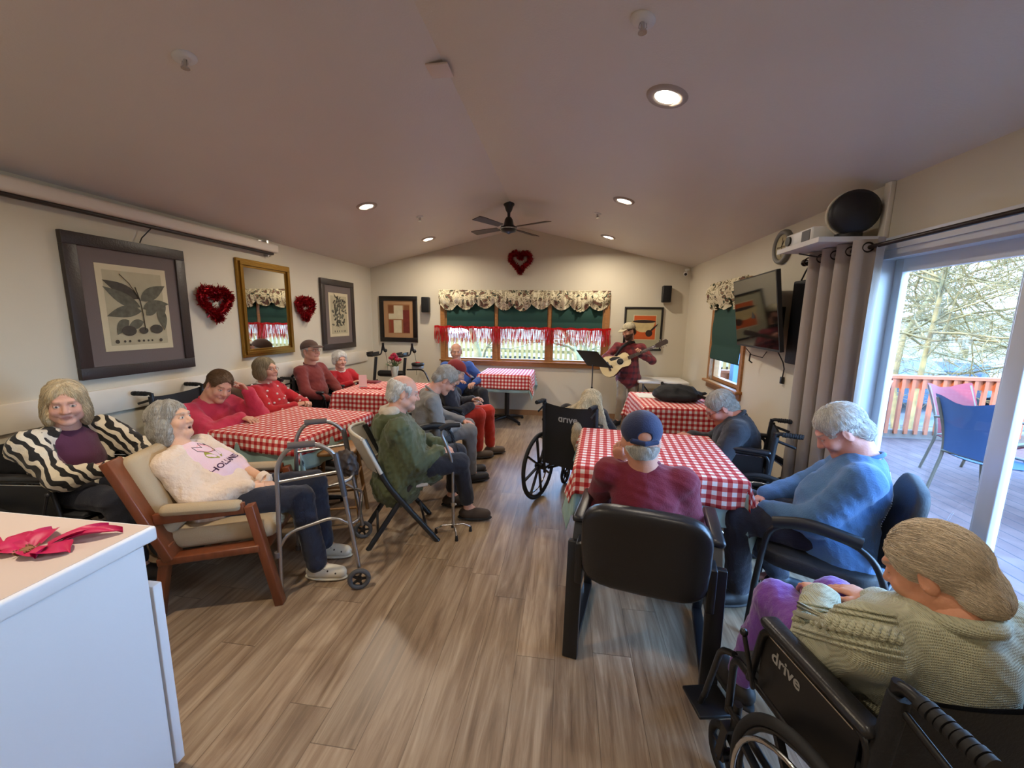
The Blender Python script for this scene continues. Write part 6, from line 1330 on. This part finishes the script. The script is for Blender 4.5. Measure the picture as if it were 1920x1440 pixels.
# 15 blue sweatshirt
k15 = dict(top=fab('blue_sweatshirt', (72, 112, 158), bump=.3), topname='sweatshirt', bulk=1.16, fat=.010, wr=.008, wf=26, pants=M_NAVY, shoes=mat('black_sneaker', (24, 24, 28), .5), sole=mat('dark_sole', (40, 38, 38), .7), hair='short', hair_mat=H_WHITE, skin=(208, 148, 132), nstr=2200, lstr=.028, hcurl=.2, flow='crown', vh=.0034, vb=.008, topfat=1.12, skirt_hem=.06, neck=.062, legr=1.1)
p15 = person('white haired man in a blue sweatshirt dozing in the black armchair by the patio door', dict(s=1.02, P=(1.38, 2.11, .55), N=(1.455, 2.085, .955), H=(1.375, 2.15, 1.075), hf=(-.72, .30, -.62), f=(-.87, .49), sh=.19, WR=(1.16, 2.36, .62), WL=(1.10, 2.20, .615), poleR=(.3, .8, -.8), poleL=(.1, -.8, -.7), hdR=(-.8, -.2, -.3), hdL=(-.75, .45, -.25), hnR=(-.1, .3, 1), hnL=(-.2, -.2, 1),
    KR=(1.05, 2.48, .54), KL=(.98, 2.24, .54), AR=(1.33, 2.42, .10), AL=(1.02, 2.24, .10), fR=(.5, -.2), fL=(-.6, -.1)), k15, 15)
d = p15; bn, sp_, br, off = d['bn'], d['sp'], d['br'], d['off']; m = MB()
def back_pt(u, v): return Vector(d['P']+sp_*(.25*d['s']+v)-br*u*-1-bn*.5)
for ln in ([(-.055, .02), (-.03, .05), (-.03, .11), (.02, .13), (.025, .10)], [(.025, .10), (.045, .11), (.045, .07)]):
    P_ = [back_pt(a, b) for a, b in ln]; Q = [P_[i].lerp(P_[i+1], k/5) for i in range(len(P_)-1) for k in range(5)]+[P_[-1]]; m.tube(project_on(k15['_top'], Q, bn, off, .001), .0016, 0, 4)
for k in range(12): q = project_on(k15['_top'], [back_pt(-.055, .02-.012*k)], bn, off, .001)[0]; m.ball(tuple(q), .0032, n=6, m=4)
for k in range(14): q = project_on(k15['_top'], [back_pt(.01+.016*math.sin(k*2.3), .05-.011*k)], bn, off, .001)[0]; m.ball(tuple(q), .003, n=6, m=4)
m.build('printed_marks', mat('white_print', (196, 214, 230), .7), d['to'])
# 16 foreground woman
M_KNIT = fab('sage_cable_knit', (176, 176, 150), bump=.0, rough=.95); n = NT(M_KNIT); P_, x, y, z = n.xyz('Object')
wv = n.add('TexWave'); wv.wave_type = 'BANDS'; wv.bands_direction = 'Z'; wv.inputs['Scale'].default_value = 60; wv.inputs['Distortion'].default_value = 1.5; n.link(P_, wv.inputs['Vector'])
wv2 = n.add('TexWave'); wv2.wave_type = 'BANDS'; wv2.bands_direction = 'X'; wv2.inputs['Scale'].default_value = 70; wv2.inputs['Distortion'].default_value = 1.2; n.link(P_, wv2.inputs['Vector'])
bp = n.add('Bump'); bp.inputs['Strength'].default_value = .7; bp.inputs['Distance'].default_value = .004; n.link(n.math('MULTIPLY', wv.outputs['Fac'], wv2.outputs['Fac']), bp.inputs['Height']); n.link(bp.outputs[0], n.b.inputs['Normal'])
k16 = dict(top=M_KNIT, topname='sweater', bulk=1.12, fat=.012, wr=.006, wf=22, pants=fab('purple_fleece', (112, 58, 150), sheen=.4), shoes=M_DKSHOE, hair='pulled', hair_mat=H_FORE, skin=(206, 146, 116), nstr=5200, lstr=.10, rstr=.0009, flow='back', hwr=.003, hwf=60, vh=.0028, vb=.006, jowl=1, eyes=False, collar_r=.020)
p16 = person('silver haired woman in a sage cable knit sweater in the right foreground, head bowed left', dict(s=.98, P=(.92, 1.06, .61), N=(.94, .99, .905), H=(.925, 1.045, 1.00), hs=.97, hf=(-.52, .74, -.45), hu=(-.1, .1, 1), f=(-.2, .98), sh=.20, WR=(1.02, 1.32, .72), WL=(.86, 1.32, .72), poleR=(.5, -.2, -1), poleL=(-.32, .2, -1), hdR=(-.5, .8, -.1), hdL=(.2, .9, -.2),
    KR=(1.0, 1.46, .62), KL=(.79, 1.43, .61), AR=(.96, 1.54, .2), AL=(.74, 1.52, .2)), k16, 16)
d = p16; off = d['off']; M_CAB = M_KNIT; m = MB(); A_, B_, C_ = d['SL'], d['EL'], d['WL']
N_ = d['N']; path = [np.array((.79, .945, .885))*(1-t_)+np.array((.665, 1.135, .775))*t_ for t_ in np.linspace(0, 1, 14)]
fp = nrmz((-.49, -.70, .52))
def along(off_fn, rad, up=0.):
    pts = []; n_ = (len(path)-1)*5+1
    for i in range(n_):
        j, f_ = divmod(i, 5); a, b = path[j], path[min(j+1, len(path)-1)]; p = a+(b-a)*f_/5; tn = nrmz(path[min(j+1, len(path)-1)]-path[max(j-1, 0)]); sd = np.cross(tn, fp); pts.append(Vector(p+sd*off_fn(i)+fp*.2))
    q = project_on(k16['_top'], pts, -fp, off, .005); m.tube([p+Vector(fp)*(up*math.cos(i*.75)) for i, p in enumerate(q)], rad, 0, 6)
for ph in (0, PI): along(lambda i: .013*math.sin(i*.75+ph), .0085, .004 if ph else -.004)
for o_ in (-.034, .034, -.048, .048): along(lambda i: o_, .004)
m.build('cable_stitch', M_KNIT, d['to'])
# ================================================================== OUTSIDE
rnd = random.Random(5)
# yard behind the house and slope beyond the deck
M_YARD = mat('dry_lawn', (112, 98, 66), .95, var=.5, vscale=1.2, bump=.3, bscale=12)
M_LOT = mat('parking_lot_asphalt', (92, 92, 96), .9, var=.15, vscale=3)
GND = -1.0
struct(MB().bb((-40, -20, GND-.2), (60, 70, GND)), 'ground', M_YARD)
struct(MB().bb((XL-1.2, YB+.14, GND), (3.2, YB+5.5, -.25)), 'patio_slab', mat('pale_concrete', (120, 118, 112), .9, var=.1, vscale=3))
tag(struct(MB().bb((4.5, 11.5, GND), (28, 19, GND+.03)), 'parking_lot', M_LOT), 'grey asphalt parking strip beyond the deck railing', 'parking lot')
# deck
M_DECK = mat('deck_boards', (150, 108, 104), .75)
n = NT(M_DECK); P, x, y, z = n.xyz('Object')
u = n.math('DIVIDE', n.math('ADD', x, 20), .14)
fr = n.math('FRACT', u); wn = n.add('TexWhiteNoise', noise_dimensions='1D'); n.link(n.math('FLOOR', u), wn.inputs['W'])
nz = n.add('TexNoise'); nz.inputs['Scale'].default_value = 5; nz.inputs['Detail'].default_value = 5; n.link(P, nz.inputs['Vector'])
rp = n.add('ValToRGB'); n.link(n.math('ADD', n.math('MULTIPLY', nz.outputs['Fac'], .8), n.math('MULTIPLY', wn.outputs[0], .25)), rp.inputs[0]); e = rp.color_ramp.elements
e[0].position = .3; e[0].color = lin((78, 46, 38))+(1,); e[1].position = .8; e[1].color = lin((108, 74, 62))+(1,)
n.link(n.mix(n.math('LESS_THAN', fr, .07), rp.outputs[0], lin((44, 30, 30))+(1,)), n.b.inputs['Base Color'])
struct(MB().bb((XR+.12, -2, -.12), (9.5, 6.42, -.02)), 'deck_floor', M_DECK)
M_CEDAR = mat('cedar_stain', (146, 68, 26), .6, var=.15, vscale=7)
rl = thing('deck_railing', 'orange stained wooden deck railing with upright balusters beyond the patio door', 'railing', (1.98, 6.35, 0))
MB().bb((0, -.07, .86), (7.6, .07, .90)).bb((0, -.02, .72), (7.6, .02, .86)).build('top_rail', M_CEDAR, rl)
MB().bb((0, -.03, .0), (7.6, .03, .11)).build('bottom_rail', mat('grey_weathered_wood', (96, 78, 66), .8, var=.2, vscale=8), rl)
k = 0; xx = .05
while xx < 7.5:
    MB().bb((xx, -.055, .06), (xx+.045, -.02, .86)).build('baluster', M_CEDAR, rl); xx += .128
for xx in (0, 2.45, 4.9, 7.3): MB().bb((xx, -.02, 0), (xx+.09, .07, .86)).build('post', M_CEDAR, rl)
# bucket hanging at the railing
tag(MB().lathe([(.10, 0), (.13, .22), (.14, .24), (.12, .24), (.09, .02)], (0, 0, 0)).build('planter_pot', M_WHITE, None, (4.36, 6.2, .60)), 'white round planter pot fixed to the railing beside the curtain edge', 'pot')
# sling chairs and table on the deck
M_SLING = mat('blue_sling_fabric', (34, 56, 92), .7, bump=.1, bscale=300); M_SLINGR = mat('red_sling_fabric', (104, 8, 14), .7)
M_BRONZE = mat('bronze_frame', (92, 78, 64), .5, .3)
def patio_chair(loc, rz, fab, label):
    t = thing('patio_chair', label, 'chair', loc, rz, 'sling chairs on the deck')
    for sx in (-1, 1):
        x = .26*sx
        MB().tube(rounded([(x, -.30, 0), (x*.97, -.20, .42), (x*.95, -.24, .62), (x*.98, -.36, .95)], .1), .014).build('leg', M_BRONZE, t)
        MB().tube(rounded([(x, .30, 0), (x, .22, .42), (x*1.05, .24, .62), (x*1.05, .0, .66), (x*.97, -.25, .62)], .08), .014).build('arm', M_BRONZE, t)
    def sf(u, v): return (-.25+.5*u, -.22+.46*v, .42-.03*math.sin(PI*u)-.02*math.sin(PI*v))
    def bf(u, v): a = -.25+.5*u; return (a*(1+.1*v), -.21-.04*v-.11*v*v-.05*math.sin(PI*u), .43+.52*v+.03*math.cos(PI*(u-.5)*2)*v*-1)
    m = MB().grid(sf, 8, 6); m.grid(lambda u, v: tuple(Vector(sf(u, v))-Vector((0, 0, .006))), 8, 6); m.build('seat', fab, t)
    m = MB().grid(bf, 8, 8); m.grid(lambda u, v: tuple(Vector(bf(u, v))-Vector((0, .006, 0))), 8, 8); m.build('backrest', fab, t)
    MB().tube([(-.25, -.22, .42), (.25, -.22, .42)], .012).build('seat_rail', M_BRONZE, t); MB().tube([(-.26, .22, .42), (.26, .22, .42)], .012).build('seat_rail', M_BRONZE, t)
    return t
patio_chair((3.95, 4.12, -.02), head_rz(.98, .2), M_SLING, 'blue sling patio chair nearest the glass door, seen from its back')
patio_chair((4.42, 4.80, -.02), head_rz(.2, -.98), M_SLINGR, 'red sling patio chair behind the blue one by the railing')
patio_chair((5.35, 4.75, -.02), head_rz(-.3, -.95), M_SLING, 'blue sling patio chair right of the red one, behind the door stile')
patio_chair((4.05, 3.30, -.02), head_rz(.45, .9), M_SLING, 'low blue sling patio chair at the right edge of the photo')
t = thing('patio_table', 'glass topped patio table with pale rim on the deck at the right edge', 'table', (4.95, 3.95, -.02))
MB().lathe([(.55, .69), (.58, .70), (.58, .72), (.55, .73)], n=40).build('tabletop', mat('frosted_glass_top', (190, 208, 220), .2), t)
for k in range(4):
    a = k*PI/2+.4; MB().tube([(math.cos(a)*.5, math.sin(a)*.5, 0), (math.cos(a)*.3, math.sin(a)*.3, .4), (math.cos(a)*.45, math.sin(a)*.45, .69)], .014).build('leg', M_BRONZE, t)
# cars in the lot
def car(loc, rz, body, label, L=4.6, suv=True):
    t = thing('car', label, 'car', loc, rz, 'cars parked beyond the deck'); W_ = 1.85; Hh = 1.65 if suv else 1.42
    prof = [(-L/2, .35), (-L/2+.02, .85), (-L/2+.12, .95), (-L/2+.55, Hh-.07), (-L/2+.9, Hh), (L*.02+.4, Hh-.02), (L*.22+.25, 1.02), (L/2-.25, .88), (L/2, .68), (L/2-.02, .32)]
    m = MB(); rows = []
    for y_, s_ in ((-W_/2, .0), (-W_/2+.06, 1), (W_/2-.06, 1), (W_/2, .0)):
        rows.append([(a, y_*(1 if b < 1 else (.82+.18*(Hh-b)/(Hh-1))), .3+(b-.3)*(1 if s_ else .985)) for a, b in prof])
    k = len(prof); V = [p for r in rows for p in r]; Fc = []
    for i in range(3):
        for j in range(k): Fc.append((i*k+j, i*k+(j+1) % k, (i+1)*k+(j+1) % k, (i+1)*k+j))
    Fc += [tuple(range(k))[::-1], tuple(range(3*k, 4*k))]; m.add(V, Fc, 0, False); m.build('body', body, t)
    gm = mat('car_window_glass', (40, 60, 74), .1)
    for sy in (-1, 1):
        y_ = sy*(W_/2*.93+.012); pts = [(-L/2+.55, y_, 1.02), (-L/2+.85, y_*.92, Hh-.12), (L*.02+.32, y_*.92, Hh-.12), (L*.2+.1, y_, 1.02)]
        MB().poly(pts, .01, (0, sy, 0)).build('side_window', gm, t)
    MB().add([(-L/2+.16, -.75, 1.0), (-L/2+.5, -.66, Hh-.15), (-L/2+.5, .66, Hh-.15), (-L/2+.16, .75, 1.0)], [(0, 1, 2, 3)]).build('rear_window', gm, t)
    MB().add([(L*.25+.2, -.78, 1.04), (L*.07+.36, -.68, Hh-.1), (L*.07+.36, .68, Hh-.1), (L*.25+.2, .78, 1.04)], [(0, 1, 2, 3)]).build('windshield', gm, t)
    for sx in (-1, 1):
        for sy in (-1, 1):
            MB().cyl((sx*L*.3, sy*(W_/2-.2), .33), (sx*L*.3, sy*(W_/2+.01), .33), .33, 0, 20).build('wheel', M_RUBBER, t)
    return t
car((10.0, 14.0, GND+.03), .35, mat('car_paint_blue', (48, 70, 92), .2, .3, coat=.5), 'light blue sport utility car parked left beyond the railing')
car((14.6, 16.2, GND+.03), .5, mat('car_paint_silver', (90, 100, 114), .2, .4, coat=.5), 'silver car parked right of the blue one beyond the railing', suv=False)
# bare trees
M_TWIG = mat('bare_bark', (122, 100, 56), .85, var=.5, vscale=4)
M_TWIG2 = mat('pale_bare_bark', (214, 196, 156), .8, var=.25, vscale=4)
def tree(loc, H, spread, nmain, seed, label, group, lean=0, tr=.12, sub=7, depth=3, m_=None):
    r = random.Random(seed); mb = MB()
    def branch(p, d, L, rad, lev):
        pts = [p]; q = p; dd = d.copy(); k = 5 if lev < 2 else 4
        for i in range(k):
            dd = (dd+Vector((r.gauss(0, .22), r.gauss(0, .22), r.gauss(.03, .18)))).normalized(); q = q+dd*L/k; pts.append(q)
        mb.tube(pts, [rad*(1-.75*i/k) for i in range(k+1)], n=4 if lev else 7, cap=False)
        if lev < depth:
            for i in range(sub if lev else nmain):
                t_ = r.uniform(.15 if lev else .25, 1); j = min(int(t_*k), k-1); b = pts[j].lerp(pts[j+1], t_*k-j)
                nd = (dd*.35+Vector((r.gauss(0, 1), r.gauss(0, 1), r.gauss(.15, .7))).normalized()).normalized()
                branch(b, nd, L*r.uniform(.42, .70), max(rad*.36, .005), lev+1)
    branch(Vector((0, 0, 0)), Vector((lean, 0, 1)).normalized(), H, tr, 0)
    return tag(mb.build('bare_tree', m_ or M_TWIG, None, loc), label, 'tree', group)
g1 = 'bare trees beyond the deck'
for i, (x, y, H_, sd, lb) in enumerate([(7.3, 9.4, 5.5, 1, 'bare branching tree beyond the railing, left of its neighbours'), (9.3, 10.3, 6.0, 2, 'bare tree beyond the railing in the middle of the glass'), (8.2, 10.9, 6.2, 3, 'bare tangled tree between two others just beyond the railing'),
      (13.2, 18.5, 8.5, 4, 'tall bare tree behind the parked cars'), (16.0, 18.5, 9, 5, 'tall bare tree at the right behind the parked cars'), (12, 20.5, 9.5, 6, 'tall bare tree far left behind the parked cars')]):
    tree((x, y, GND), H_, 2, 24, sd, lb, g1, tr=.07+.01*i, sub=8, depth=3)
# hillside behind the lot
M_HILL = mat('hillside_leaf_litter', (112, 94, 60), .95, var=.55, vscale=2.2, bump=.5, bscale=5)
def hf(u, v): 
    return (-8+58*u, 22+26*v, GND+3.2*v**.8+.5*math.sin(9*u)+.3*math.sin(23*u+8*v))
struct(MB().grid(hf, 30, 12), 'hillside_ground', M_HILL)
# picket fence and yard behind the back window
M_PICK = mat('weathered_picket', (124, 100, 50), .8, var=.2, vscale=5)
t = thing('picket_fence', 'pale wooden picket fence running across the yard behind the back window', 'fence', (-9.0, 13.4, GND))
MB().bb((0, 0, .5), (16, .04, .6)).bb((0, 0, 1.5), (16, .04, 1.6)).build('fence_rail', M_PICK, t)
for k in range(100): MB().bb((k*.16, -.03, .1), (k*.16+.09, -.005, 1.95)).build('picket', M_PICK, t)
pl = thing('wading_pool', 'round blue covered pool in the yard seen through the left window light', 'pool', (-3.35, 9.9, -.25))
MB().lathe([(1.15, 0), (1.22, .1), (1.22, .52), (1.18, .55)], n=36).build('rim', mat('pool_rim', (120, 130, 140), .5), pl)
MB().lathe([(0, .54), (1.18, .54), (1.18, .5)], n=36).build('cover', mat('pool_cover', (40, 84, 150), .5, var=.15, vscale=6), pl)
for (x, y, sd, lb) in ((-1.85, 10.6, 11, 'young bare tree behind the middle window light'), (.9, 12.2, 12, 'bare tree behind the right window light')):
    tree((x, y, GND), 4.2, 1.5, 8, sd, lb, 'bare trees behind the back window', tr=.14, sub=4, depth=2)
tb = thing('trash_bin', 'grey lidded bin in the yard behind the middle window light', 'bin', (-.93, 10.2, -.25))
MB().lathe([(.22, 0), (.27, .6), (.28, .62)], n=20).build('body', mat('bin_grey', (96, 106, 116), .6), tb); MB().lathe([(.29, .62), (.29, .66), (.1, .72), (0, .73)], n=20).build('lid', mat('bin_grey', (96, 106, 116), .6), tb)
# neighbour wall + blue post beside the side window
tag(struct(MB().bb((2.35, 6.0, -.02), (2.47, 6.12, 2.6)), 'porch_post', mat('blue_porch_paint', (70, 110, 140), .6)), 'light blue porch post outside the side window', 'post')
